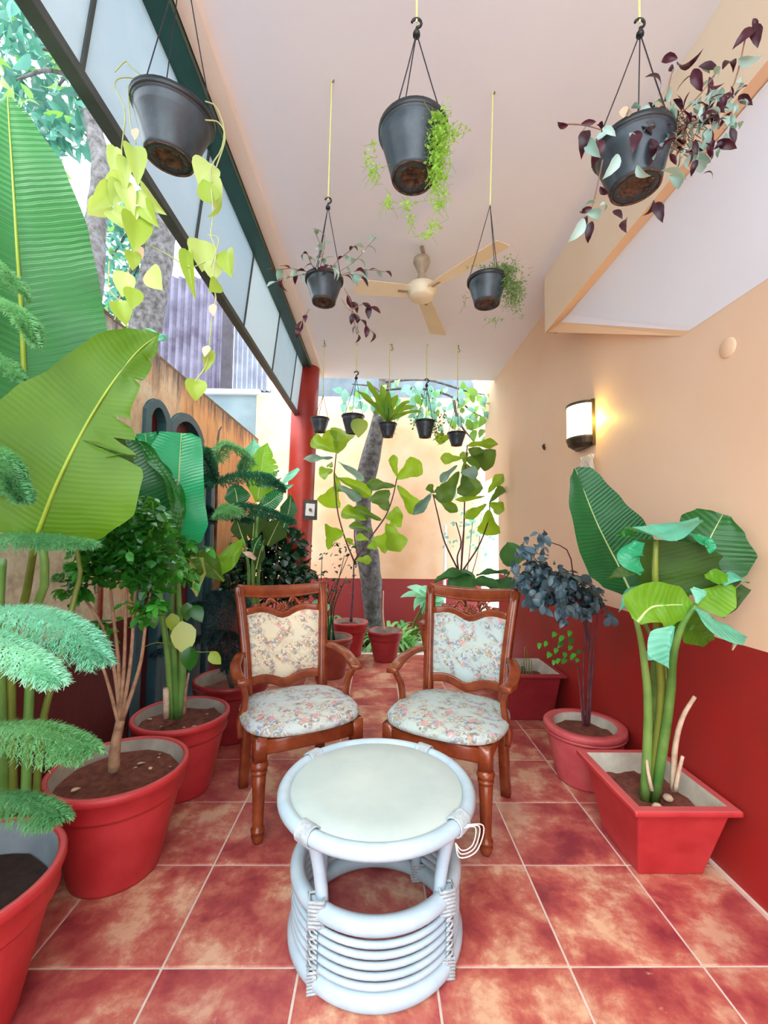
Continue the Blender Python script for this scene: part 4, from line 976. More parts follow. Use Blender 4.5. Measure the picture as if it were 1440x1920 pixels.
RL([(700, 1250), (680, 1330), (650, 1360)], [(0, 8), (.5, 30), (1, 4)], [(0, 8), (.5, 20), (1, 4)], BANM, 1.62, (-.2, -.8, .5), 60, rib=None)
bx = V((1.09, 1.80, .20))
for k, (o_, mid_) in enumerate((((0, 0), [(1215, 1330, 1.66), (1205, 1220, 1.56), (1192, 1160, 1.48)]), ((.02, .01), [(1240, 1320, 1.68), (1232, 1180, 1.56), (1228, 1080, 1.50), (1230, 1015, 1.49)]),
                            ((.03, -.01), [(1255, 1320, 1.64), (1262, 1230, 1.53), (1280, 1170, 1.47), (1305, 1135, 1.44)]), ((.045, .02), [(1245, 1330, 1.76), (1238, 1230, 1.8), (1180, 1120, 1.82)]), ((.01, .03), [(1228, 1330, 1.78), (1230, 1230, 1.68), (1290, 1110, 1.56)]))):
    stem(t, [bx+V((o_[0], o_[1], 0))]+[P(*m_) for m_ in mid_], .019, .008, STEMG if k % 2 == 0 else STEMY)
stem(t, [P(1262, 1482, 1.74), P(1266, 1400, 1.72), P(1280, 1345, 1.70), P(1303, 1306, 1.68)], .012, .007, DRY, 'dry_sheath')
stem(t, [P(1266, 1482, 1.72), P(1272, 1450, 1.70), P(1280, 1418, 1.68)], .009, .006, DRY, 'dry_sheath', 6)
stem(t, [P(1222, 1482, 1.72), P(1214, 1440, 1.72), P(1212, 1408, 1.72)], .008, .004, DRY, 'dry_sheath', 6)
for k in range(3): 
    p = P(1212+20*k, 1502-10*k, 1.66+.06*k); s = MB().lathe([(0, -.01), (.016, -.006), (.02, .004), (.012, .014), (0, .016)], (p.x, p.y, .235), 9); obj('pebble', s, DRY, t, smooth=True)

# ======== right side: round pot with slate-leaved shrub
E_ = V((1.118, 2.37, 0))
t = thing('potted_shrub', 'dark slate leaved shrub in the ribbed round pot by the right wall', 'potted plant', E_)
round_pot(t, E_.x, E_.y, .207, .285, .145, mat=POTP, soilz=.235, inner=simple('bare cement', '#a9a294'), ribs=22, flat=.045, lip=.045)
q6 = crop(900, 950, 4.087); rr = random.Random(41); ms = lmesh('ovate', SLATE, 3, droop=.4); sm = MB(); cnt = 0
for (x, y, dy, rx) in ((470, 210, -.1, 60), (330, 290, -.1, 70), (450, 320, -.1, 60), (270, 460, -.1, 60), (420, 430, 0, 90), (560, 480, .05, 100), (650, 560, .05, 100), (480, 560, 0, 110), (340, 580, -.1, 70), (420, 690, -.1, 80), (560, 680, -.1, 100), (700, 680, 0, 100), (820, 640, .05, 80), (640, 790, -.1, 80), (800, 780, -.1, 70), (980, 820, -.1, 50), (900, 700, 0, 60), (500, 760, -.1, 60), (600, 600, -.15, 100), (730, 560, 0, 70)):
    c = P(*q6(x, y), 2.28+dy); k = rx*2.3/FPX/4.087
    for _ in range(7 if rx < 65 else 15):
        if cnt >= 290: break
        cnt += 1; p = c+rdir(rr)*k*rr.random()**.5
        d = rdir(rr); d.z = -abs(d.z)*.9-.1; put_leaf(t, ms, p, d, V((-.2, -.9, .8))+rnd(.5, rr), rr.uniform(.05, .075), .85, rr=rr)
cloud(t, [(*q6(x, y), 2.33, rx/4.087, n_) for x, y, rx, n_ in ((420, 450, 110, 40), (560, 560, 130, 70), (650, 650, 130, 70), (480, 640, 120, 60), (700, 560, 110, 50), (840, 700, 90, 40), (350, 560, 80, 30))], SLATE, .06, rr)
for k, pts in enumerate(([(820, 1680), (830, 1350), (850, 1000), (840, 830), (700, 600)], [(835, 1680), (860, 1300), (880, 1000), (900, 800), (850, 600)], [(800, 1680), (790, 1300), (800, 1000), (780, 800), (600, 650)], [(825, 1680), (845, 1200), (780, 800), (720, 560), (680, 350), (560, 280), (440, 270)], [(810, 1680), (840, 1100), (760, 720), (500, 480), (330, 300)])):
    stem(t, [P(*q6(x, y), 2.37-.02*i) for i, (x, y) in enumerate(pts)], .006, .002, TWIGP)
stem(t, [P(*q6(x, y), 2.32) for x, y in ((790, 1680), (770, 1450), (745, 1240), (700, 1130))], .005, .002, TWIGP)
mg = lmesh('holly', SHR, 3)
for (x, y) in ((560, 1190), (600, 1180), (650, 1180), (700, 1160), (740, 1180), (640, 1130), (690, 1080), (580, 1100), (620, 1050), (630, 1005), (700, 1020), (530, 1135), (450, 1060), (500, 1045), (680, 965), (570, 980), (760, 1110), (720, 1140)):
    a = P(*q6(x+10, y-16), 2.25); d = P(*q6(x-10, y+20), 2.22)-a+rnd(.01, rr); put_leaf(t, mg, a, d, V((0, -.6, 1))+rnd(.3, rr), rr.uniform(.035, .05), 1.1, rr=rr)

# ======== right side: far square planter
t = thing('square_planter', 'dark red square planter in shade behind the right chair', 'planter', (1.08, 3.3, 0))
square_pot(t, (.84, 1.318, 3.02, 3.5), (.93, 1.24, 3.10, 3.42), .33, POTD, rim=.04, soilz=.24)
for k in range(4): stem(t, [P(980+5*k, 1285, 3.2), P(982+5*k, 1250, 3.2), P(984+4*k, 1212+8*k, 3.2)], .004, .002, STEMY, 'twig', 6)
stem(t, [P(986, 1290, 3.25), P(980, 1250, 3.25)], .02, .016, BARK, 'stump', 5)

# ======== broad-leaved plant behind right chair
t = thing('broad_leaf_plant', 'plant with large rounded dull green leaves behind the right chair', 'potted plant', (.95, 3.85, 0))
round_pot(t, .95, 3.85, .17, .30, .12, mat=POTD)
q3 = crop(740, 790, 4.173); ms = lmesh('round', leafmat('dull green broad leaf', '#2f6a35', '#4a8642', .35, rough=.4), 2, droop=.15, m=2, n=9)
for (a, b, w_, nr) in (((600, 1205), (305, 1222), .42, (-.1, -.4, 1)), ((620, 1200), (425, 1335), .9, (-.2, -.8, .5)), ((615, 1260), (835, 1290), .62, (.1, -.7, .8)), ((960, 1262), (740, 1372), .75, (0, -.8, .6)), ((935, 1135), (885, 950), 1.0, (0, -1, .2)), ((900, 1190), (640, 1185), .22, (0, -.5, 1))):
    A0, B0 = P(*q3(*a), 3.3), P(*q3(*b), 3.25); put_leaf(t, ms, A0, B0-A0, nr, (B0-A0).length, w_)
    stem(t, [(.95, 3.85, .25), P(900, 1150, 3.5), A0], .006, .003, STEMY)
# ======== fiddle leaf figs
def fig(name_label, cf, sc_, Y, leaves, stems, base, seed):
    t = thing('fiddle_leaf_fig', name_label, 'potted plant', base)
    rr = random.Random(seed); m1, m2, m3 = [lmesh('fiddle', M_, 3, droop=.2, m=2, n=10, fold=.1) for M_ in (FID, FIDD, FIDB)]
    for (bx_, by_, tx_, ty_, w_, kd) in leaves:
        dY = -.42 if cf(min(bx_, tx_), 0)[0] < 606 else 0; a = P(*cf(bx_, by_), Y+dY+rr.uniform(-.08, .08)); b = P(*cf(tx_, ty_), Y+dY+rr.uniform(-.12, .08)); L = (b-a).length*1.12
        put_leaf(t, (m1, m2, m3)[kd], a, b-a, (EYE-a).normalized()+rnd(.25, rr)+V((0, 0, .15)), L, min(2.1, (w_*1.3/sc_*Y/FPX)/(L*.88)), rr=rr)
    for pts in stems: stem(t, [P(*cf(x, y), Y) for x, y in pts], pts_r[0] if len(pts) < 4 else .009, .006, TWIGP)
    return t
pts_r = [.016]
q2 = crop(560, 790, 4.682)
fl1 = [(320, 270, 100, 145, 95, 0), (340, 285, 400, 45, 180, 0), (330, 280, 260, 90, 110, 0), (300, 322, 82, 322, 48, 2), (300, 430, 185, 460, 90, 0), (300, 400, 260, 370, 60, 0), (310, 440, 350, 600, 60, 0), (345, 355, 560, 495, 62, 2), (330, 490, 620, 620, 95, 0), (340, 560, 535, 675, 80, 2), (320, 570, 255, 750, 175, 0), (395, 975, 208, 1020, 165, 0),
       (590, 865, 372, 770, 105, 0), (725, 870, 488, 765, 80, 1), (640, 965, 438, 895, 60, 1), (620, 1045, 508, 1005, 60, 0), (490, 1095, 440, 1040, 40, 0), (500, 1215, 628, 1215, 65, 0), (640, 1040, 800, 1070, 150, 0), (770, 895, 885, 1110, 160, 0), (765, 850, 900, 810, 130, 0), (780, 785, 700, 625, 150, 1), (850, 570, 618, 550, 85, 1), (865, 560, 1050, 795, 115, 0), (1168, 632, 1045, 790, 75, 2), (860, 505, 1060, 370, 150, 0), (865, 490, 820, 305, 70, 0), (340, 610, 400, 590, 50, 0), (600, 1110, 680, 1080, 70, 0), (800, 900, 890, 870, 90, 0)]
t = fig('fiddle leaf fig with lime green leaves in a red pot left of the tree', q2, 4.682, 4.7, fl1,
        [[(460, 1760), (478, 1500), (485, 1220)], [(485, 1225), (430, 1090), (385, 960), (340, 780), (325, 600), (312, 470), (330, 285)], [(490, 1225), (600, 1060), (740, 870), (785, 785), (830, 650), (862, 500)], [(520, 1190), (500, 1090), (490, 1000), (492, 940)]], (-.33, 4.78, 0), 51)
c = P(655, 1172, 4.78); round_pot(t, c.x, 4.78, .205, .36, .13, mat=POT, soilz=.31, lip=.10, n=32)
fl2 = [(560, 190, 775, 165, 62, 0), (575, 215, 775, 320, 150, 1), (440, 120, 340, 140, 70, 0), (525, 290, 378, 290, 72, 0), (545, 320, 610, 580, 150, 1), (505, 395, 375, 600, 115, 1), (490, 345, 350, 470, 55, 2), (515, 400, 640, 400, 85, 2), (300, 572, 475, 700, 65, 1), (300, 562, 268, 505, 55, 1), (305, 560, 365, 520, 45, 1), (730, 560, 832, 428, 70, 0), (740, 640, 858, 505, 62, 1), (720, 650, 580, 740, 65, 0), (735, 690, 735, 895, 140, 0), (740, 640, 840, 690, 85, 0), (710, 588, 512, 612, 34, 0), (555, 340, 540, 235, 60, 0), (560, 290, 690, 330, 120, 1), (540, 420, 560, 560, 110, 1)]
t = fig('fiddle leaf fig with dark leaves on bare red stems behind the right chair', q3, 4.173, 4.45, fl2,
        [[(520, 1165), (540, 880), (548, 600), (552, 400), (568, 190)], [(495, 1160), (390, 940), (340, 740), (300, 570)], [(535, 1165), (660, 970), (738, 760), (742, 640)], [(500, 1170), (490, 1060), (520, 950), (480, 790)]], (.86, 4.42, 0), 52)
c = P(885, 1180, 4.42); round_pot(t, c.x, 4.42, .19, .34, .12, mat=POTD, n=32)
stem(t, [(c.x, 4.42, .28), P(*q3(518, 1230), 4.44), P(*q3(520, 1160), 4.45)], .014, .012, TWIGP)
t = thing('red_pot', 'red pot mostly hidden behind the right chair near the white step', 'pot', (.66, 4.95, 0))
round_pot(t, .66, 5.12, .17, .30, .12, mat=POTD, n=32)
# small pots at the far edge
t = thing('red_pot', 'small glossy red pot holding one dry stick at the floor edge', 'pot', P(722, 1243, 4.55))
c = PZ(722, 1243, 0); c.y += .10; round_pot(t, c.x, c.y, .185, .31, .115, mat=POTD, soil=SOILD, n=36, flat=.022, lip=.09)
stem(t, [P(721, 1185, 4.6), P(718, 1150, 4.6), P(719, 1108, 4.6)], .012, .006, DRY, 'stick')
t = thing('potted_shrub', 'sparse dark twiggy shrub in a brown red pot behind the left chair', 'potted plant', (-.42, 4.05, 0))
round_pot(t, -.42, 4.05, .20, .36, .13, mat=simple('brown red clay', '#7d3026', .5, '#96402f', 7), soil=SOILD, n=36, flat=.03, lip=.06)
rr = random.Random(61); ms = lmesh('ovate', SHRD, 3)
for k in range(9):
    x = 612+rr.uniform(-12, 18); tipx = x+rr.uniform(-35, 45); tipy = rr.uniform(1035, 1110)
    pts = [P(x, 1200, 4.05), P(x+rr.uniform(-8, 8), 1140, 4.03), P(tipx, tipy, 4.0)]
    stem(t, pts, .007, .003, SHRD)
    for j in range(12):
        p = pts[2]+rnd(.11, rr); put_leaf(t, ms, p, rdir(rr)+V((.3, 0, 0)), V((0, -.4, 1))+rnd(.6, rr), rr.uniform(.03, .06), .8, rr=rr)
for (x, y, tx, ty) in ((602, 1100, 612, 1120), (598, 1125, 590, 1140), (604, 1145, 615, 1135)):
    a = P(x, y, 4.0); b = P(tx, ty, 3.98); put_leaf(t, lmesh('round', HOSTA, 2), a, b-a, (0, -1, .5), .09)

# ---- bed planting at the back wall
t = thing('strap_leaf_plant', 'clump of bright strap leaves at the foot of the tree trunk', 'plant', (.15, 5.15, 0))
rr = random.Random(71); ms = lmesh('strapw', GRASS, 3, droop=.7, n=8)
for k in range(130):
    c = V((rr.uniform(.04, .40), rr.uniform(5.12, 5.40), -.02)); a = rr.random()*6.28
    put_leaf(t, ms, c, V((math.cos(a)*.7, math.sin(a)*.7, 1.0)), V((-math.cos(a), -math.sin(a), .8)), rr.uniform(.32, .55), .6, rr=rr)
t = thing('strap_leaf_plant', 'darker clump of strap leaves left of the tree trunk behind the fig pot', 'plant', (-.35, 5.3, 0))
ms2 = lmesh('strapw', leafmat('darker strap leaf', '#3a7d4c', '#6db070', .4, vary=.8), 3, droop=.7, n=8)
for k in range(90):
    c = V((rr.uniform(-.75, -.30), rr.uniform(5.25, 5.5), -.02)); a = rr.random()*6.28
    put_leaf(t, ms2, c, V((math.cos(a)*.6, math.sin(a)*.6, 1.0)), V((-math.cos(a), -math.sin(a), .8)), rr.uniform(.35, .6), .6, rr=rr)
t = thing('broad_leaf_plant', 'pale aqua broad leaved plant on thick stalks by the back wall', 'plant', (.42, 5.3, 0))
ms = lmesh('ovate', HOSTA, 3, droop=.5, n=8, m=2)
for (ax, ay, bx_, by_) in ((800, 1120, 755, 1105), (802, 1118, 772, 1092), (805, 1116, 792, 1088), (808, 1120, 815, 1095), (805, 1125, 840, 1108), (808, 1130, 842, 1135), (806, 1128, 838, 1155), (802, 1130, 805, 1162), (798, 1126, 785, 1150), (803, 1120, 830, 1098), (800, 1125, 765, 1125)):
    a, b = P(ax, ay, 5.2), P(bx_, by_, 5.15+rr.uniform(-.05, .05)); put_leaf(t, ms, a, b-a, V((0, -.6, .8))+rnd(.4, rr), (b-a).length*1.1, .95, rr=rr)
for x in (772, 780, 790): stem(t, [P(x, 1190, 5.3), P(x+8, 1160, 5.25), P(803, 1122, 5.2)], .02, .010, STEMY)

# ---- the tree in the bed
t = thing('tree', 'grey trunked tree leaning up against the back wall', 'tree', P(706, 1180, 5.75))
tp = [(702, 1188, 16), (699, 1160, 15), (697, 1110, 19), (692, 1055, 21), (683, 1000, 16), (681, 950, 15), (684, 905, 18), (692, 868, 19), (702, 830, 16), (708, 796, 12), (716, 755, 12), (721, 715, 12), (722, 640, 12), (724, 560, 12)]
pts = [P(x, y, 5.6) for x, y, r_ in tp]; s = MB(); ps = spline(pts, 40); rs = [interp([(i/(len(tp)-1), r_*5.6/FPX) for i, (_, _, r_) in enumerate(tp)], k/39) for k in range(40)]
s.tube(ps, rs, 18)
for i, v in enumerate(s.v): s.v[i] = v+V((noise.noise(v*5), noise.noise(v*5+V((9, 0, 0))), 0))*.02
obj('trunk', s, BARK, t, smooth=True)
brs = [[(720, 730), (790, 728), (850, 745), (890, 775), (930, 790)], [(722, 715), (800, 712), (880, 735), (925, 742)], [(718, 740), (700, 725), (660, 720)], [(850, 745), (860, 790), (890, 830)]]
rr = random.Random(81); m1, m2 = lmesh('ovate', leafmat('backlit blue green leaf', '#5f9a92', '#9cc8c2', .4, '#90d0b0', vary=.9), 3, droop=.4), lmesh('ovate', OUTY, 3, droop=.4); cnt = 0  # tree leaf colour lightened to stand for light from behind
for b in brs:
    stem(t, [P(x, y, 5.45) for x, y in b], .022, .007, BARK, 'branch')
for k in range(150):
    u = rr.random(); x = 740+195*u**.8; y = 722+rr.uniform(-10, 55+60*u); sz = rr.uniform(.11, .2)
    if rr.random() < .3: x = rr.uniform(640, 740); y = rr.uniform(715, 770)
    a = P(x, y, 5.3+rr.uniform(-.2, .3)); d = rdir(rr); d.z = -abs(d.z)-.3
    put_leaf(t, m2 if (x > 860 and rr.random() < .75) or rr.random() < .15 else m1, a, d, V((0, -1, .3))+rnd(.6, rr), sz, .9, rr=rr)
# bright shrub seen through the gap
t = thing('garden_shrub', 'pale airy shrub in the bright gap behind the right fig', 'shrub', (1.2, 6.0, 0))
for k in range(120):
    a = P(885+rr.gauss(0, 22), 985+rr.gauss(0, 28), 5.7+rr.uniform(-.2, .2)); put_leaf(t, m1, a, rdir(rr), V((0, -1, .3))+rnd(.6, rr), rr.uniform(.04, .09), .9, rr=rr)
for x in (865, 880, 895): stem(t, [P(870, 1120, 5.7), P(x, 1040, 5.7), P(x+8, 960, 5.7)], .010, .004, TWIG)

# ---- trees beyond the left wall
def out_tree(label, trunk, blobs, Y, nleaf, seed, big=.16, r0=.1):
    t = thing('tree', label, 'tree', (P(*trunk[0][:2], Y).x, Y, 0)); rr = random.Random(seed)
    pts = [P(x, y, Y) for x, y, w_ in trunk]; n = 30; ps = [V((pts[0].x, Y, 0))]+spline(pts, n)
    rs = [interp([(i/(len(trunk)-1), w_*Y/FPX) for i, (_, _, w_) in enumerate(trunk)], k/(n-1)) for k in range(n)]
    s = MB().tube(ps, [rs[0]]+rs, 14)
    for i, v in enumerate(s.v): s.v[i] = v+V((noise.noise(v*5), noise.noise(v*5+V((9, 0, 0))), 0))*.02
    obj('trunk', s, BARK, t, smooth=True)
    for (x, y, rx) in blobs[:5]: stem(t, [pts[-2], (pts[-2]+P(x, y, Y))/2+V((0, 0, .1)), P(x, y, Y)], .03, .01, BARK, 'branch')
    ms = lmesh('lance', OUTL, 3, droop=.5); m2 = lmesh('lance', OUTY, 3, droop=.5)
    for k in range(nleaf):
        x, y, rx = rr.choice(blobs); c = P(x, y, Y)+rdir(rr)*rx*Y/FPX*rr.random()**.6
        d = rdir(rr); d.z = -abs(d.z)*.8; put_leaf(t, m2 if rr.random() < .2 else ms, c, d, rdir(rr), big*rr.uniform(.6, 1.2), 1.1, rr=rr)
    s = MB()
    for k in range(nleaf*2):
        x, y, rx = rr.choice(blobs); c = P(x, y, Y+.6)+rdir(rr)*rx*1.25*(Y+.6)/FPX*rr.random()**.6
        add_leaves(s, .2, c, rdir(rr), rdir(rr), big*rr.uniform(.5, .9))
    obj('foliage', s, OUTL, t, kind='stuff')
out_tree('nearer slim leaning tree beyond the left wall, leafy at the top left', [(165, 600, 20), (172, 520, 22), (178, 430, 20), (190, 330, 16), (182, 260, 15), (150, 150, 12), (120, 20, 8)],
         [(20, 40, 60), (70, 90, 60), (110, 160, 60), (30, 150, 60), (150, 200, 50), (60, 230, 60), (120, 250, 40), (40, 320, 60), (20, 250, 60), (160, 120, 40), (-60, 100, 90), (-120, 220, 90), (60, -60, 90), (140, -40, 80)], 3.9, 290, 91, .26)
out_tree('thicker grey tree beyond the left wall in front of the corrugated screen', [(262, 680, 30), (275, 600, 29), (290, 520, 27), (305, 440, 23), (325, 340, 18), (360, 200, 14)],
         [(230, 430, 45), (210, 480, 45), (250, 520, 35), (225, 560, 45), (270, 430, 30), (205, 590, 40), (240, 380, 40)], 4.9, 230, 92, .2)

# ================================================================== HANGING POTS
def hang_pot(t, c, r, h, rb, mat=BLACK, n=36, tilt=(0, 0)):
    """c = centre of the rim"""
    M = Matrix.Rotation(tilt[0], 3, 'X') @ Matrix.Rotation(tilt[1], 3, 'Y')
    prof = [(rb*.55, -h-.0), (rb*.6, -h-.004), (rb*.95, -h-.004), (rb, -h+.004), (rb*1.02, -h+.01), (r*.90, -h*.30), (r*.915, -h*.28), (r*.93, -h*.14), (r*.94, -h*.12), (r*1.0, -h*.10), (r*1.0, -.002), (r*.985, 0), (r*.93, 0), (r*.90, -h*.2)]
    p = obj('pot', MB().lathe(prof, c, n, axis=M), mat, t, smooth=True)
    obj('pot_rim', MB().lathe([(r*1.0, -.012), (r*1.035, -.010), (r*1.04, .002), (r*.99, .004)], c, n, axis=M), BLACKR, p, smooth=True)
    s = MB().lathe([(0, -h+.002), (rb*.93, -h-.001), (rb*.96, -h-.006), (rb*.9, -h-.007), (rb*.86, -h-.002)], c, n, axis=M)
    for k in range(6):
        a = 2*PI*k/6+.3; s.lathe([(.004*r/.09, 0), (.0095*r/.09, -.003), (.0095*r/.09, -.0005)], c+M @ V((rb*.6*math.cos(a), rb*.6*math.sin(a), -h-.002)), 8, axis=M)
    obj('pot_base', s, MUD, p, smooth=True)
    obj('soil', MB().lathe([(0, -h*.12), (r*.9, -h*.16)], c, 20, axis=M), SOILD, t)
    return M
def hanger(t, c, r, apex, hook=True, cord=None, hooky=0, scale=1.0, phase=.3):
    for k in range(3):
        a = 2*PI*k/3+phase; e = c+V((r*1.0*math.cos(a), r*1.0*math.sin(a), -.004))
        obj('wire', MB().tube([apex, apex.lerp(e, .5)+V((0, 0, -.004)), e], .0016*scale, 5), WIRE, t)
    if hook:
        pts = [apex+V((0, 0, -.004))*scale, apex+V((0, 0, .012))*scale]+[apex+V((.012*math.sin(b)*1.0, 0, .026-.012*math.cos(b)))*scale if False else apex+(V((.012*math.sin(b), 0, .026-.012*math.cos(b)))*scale) for b in [i*.5 for i in range(10)]]
        obj('hook', MB().tube(pts, .0035*scale, 6).lathe([(.009*scale, -.008*scale), (.009*scale, 0), (.005*scale, .006*scale)], apex, 10, caps=True), BLACKR, t, smooth=True)
    if cord:
        a = apex+V((0, 0, .028*scale)) if hook else apex
        obj('cord', MB().tube([a, cord], .0028*scale, 6), CORD, t)
        obj('ceiling_hook', MB().tube([cord+V((0, 0, -.012)), cord+V((.008, 0, -.006)), cord+V((.006, 0, .004)), cord+V((0, 0, .012))], .003, 6), STEEL, t)
def trailing(t, ms, p0, d, n, size, rr, twm, droop=.5, wid=1.0, step=None):
    """a wandering shoot with alternate leaves"""
    step = step or size*.55; p = V(p0); d = V(d).normalized(); pts = [p.copy()]
    for i in range(n):
        d = (d+V((0, 0, -droop*.25))+rnd(.22, rr)).normalized(); q_ = p+d*step; pts.append(q_)
        sd = d.cross(V((0, 0, 1))); sd = sd.normalized() if sd.length > .05 else V((1, 0, 0))
        put_leaf(t, ms[i % len(ms)] if isinstance(ms[0], list) else ms, q_, d*.7+sd*(1 if i % 2 else -1)*.8+V((0, 0, rr.uniform(-.5, .2))), V((0, -.4, 1))+rnd(.5, rr), size*rr.uniform(.7, 1.15), wid, rr=rr)
        p = q_
    twm.tube(pts, .0016, 4)
# -- front left: lime pothos
YH = 1.10
c = V((P(327, 205, YH).x, YH, P(327, 205, YH).z))
c = P(326, 212, YH)
t = thing('hanging_pot', 'front left hanging pot with trailing lime green heart leaves', 'hanging pot', c, group=None)
hang_pot(t, c, .101, .118, .064, tilt=(.10, .10)); ap = P(343, -90, YH); hanger(t, c, .098, ap, True, V((ap.x, ap.y, 3.1)))
mh = lmesh('heart', LIME, 3, droop=.3, m=3, n=12, fold=.12)
rr = random.Random(101)
pl = [(215, 275, 210, 325, 30), (250, 275, 262, 330, 46), (235, 330, 190, 370, 52), (210, 350, 175, 395, 44), (230, 345, 250, 395, 40), (265, 355, 290, 400, 46), (200, 375, 160, 410, 44), (210, 395, 240, 425, 40), (255, 405, 258, 462, 62), (245, 385, 240, 430, 44),
      (245, 470, 255, 510, 34), (280, 505, 300, 545, 52), (235, 510, 228, 560, 44), (250, 540, 250, 580, 40), (222, 565, 240, 612, 44), (240, 300, 225, 345, 34), (225, 340, 210, 385, 40), (270, 380, 285, 420, 40),
      (392, 305, 372, 345, 60), (395, 330, 405, 400, 50), (415, 370, 400, 420, 22), (375, 450, 385, 510, 62), (352, 470, 355, 555, 30), (425, 470, 424, 515, 46), (400, 490, 398, 530, 40), (410, 530, 395, 545, 34), (392, 655, 388, 700, 26), (368, 712, 366, 755, 44), (395, 380, 378, 320, 46)]
for k, (x, y, tx, ty, w_) in enumerate(pl):
    Y = 1.03 if x < 340 else 1.06; a, b = P(x, y, Y), P(tx, ty, Y-.02+rr.uniform(-.04, .04)); L = max((b-a).length, .03)*.86
    put_leaf(t, mh, a, b-a, (EYE-a).normalized()+rnd(.45, rr), L*1.05, min(1.3, .8*w_*Y/FPX/(L*.93)), rr=rr)
tw = MB()
for pts in ([(275, 150), (230, 145), (215, 160), (235, 210), (228, 280), (235, 340), (250, 400), (256, 470), (235, 520), (215, 600)], [(385, 190), (405, 200), (420, 240), (415, 280), (395, 320), (400, 400), (395, 440), (405, 470), (400, 520), (405, 560)], [(405, 560), (400, 580), (395, 620), (388, 680), (366, 715)], [(270, 455), (310, 475), (355, 500), (385, 490)], [(385, 225), (410, 230), (422, 260), (405, 315)], [(275, 150), (245, 125), (235, 115), (215, 135)], [(240, 160), (245, 230), (255, 270)], [(390, 440), (410, 450), (395, 500)], [(205, 490), (205, 540), (225, 565)]):
    tw.tube(spline([P(x, y, 1.05) for x, y in pts], 26), .0017, 5)
obj('vine', tw, leafmat('pale vine', '#a8b070', '#c8cc94', .2), t)
md = lmesh('ovate', DRY, 2)
for (x, y, tx, ty) in ((255, 240, 250, 268), (262, 462, 266, 500), (400, 570, 398, 590), (255, 145, 270, 160), (390, 648, 385, 660)):
    a, b = P(x, y, 1.04), P(tx, ty, 1.03); put_leaf(t, md, a, b-a, (0, -1, .3), .035, name='dry_leaf', rr=rr)
# -- front middle: creeping tiny leaves
c = P(775, 240, YH); c2 = P(775, 247, YH)
t = thing('hanging_pot', 'front middle hanging pot with tiny leaved creeper down its right side', 'hanging pot', c)
hang_pot(t, c2, .091, .128, .060); ap = P(781, 62, YH); hanger(t, c2, .091, ap, True, V((ap.x, ap.y, 3.1)), scale=1.1, phase=.0)
def tinies(t, mat, c, spread, n, sz, rr, spots):
    s = MB()
    for (px, py, rx, ry, k, Y) in spots:
        for _ in range(k):
            p = P(px+rr.gauss(0, rx*.5), py+rr.gauss(0, ry*.5), Y+rr.uniform(-.03, .03)); add_leaves(s, .32, p, rdir(rr), rdir(rr), sz*rr.uniform(.6, 1.3))
            if rr.random() < .35:
                e = p+rnd(sz*3, rr)+V((0, 0, -sz)); s.tube([p, e], .0006, 3, caps=False)
    obj('foliage', s, mat, t, kind='stuff')
rr = random.Random(111)
tinies(t, TINY, c, 0, 0, .010, rr, [(822, 260, 16, 50, 420, 1.04), (820, 320, 18, 40, 260, 1.04), (815, 225, 22, 18, 160, 1.05), (800, 215, 22, 6, 60, 1.05), (845, 250, 22, 20, 50, 1.04), (825, 375, 16, 24, 70, 1.04), (812, 425, 14, 14, 36, 1.04), (700, 325, 14, 20, 50, 1.08), (690, 300, 10, 20, 12, 1.08), (727, 380, 8, 16, 30, 1.08), (765, 385, 12, 16, 36, 1.08), (770, 410, 8, 14, 14, 1.08), (700, 275, 6, 14, 12, 1.08), (865, 245, 12, 6, 10, 1.05), (800, 440, 10, 5, 14, 1.05)])
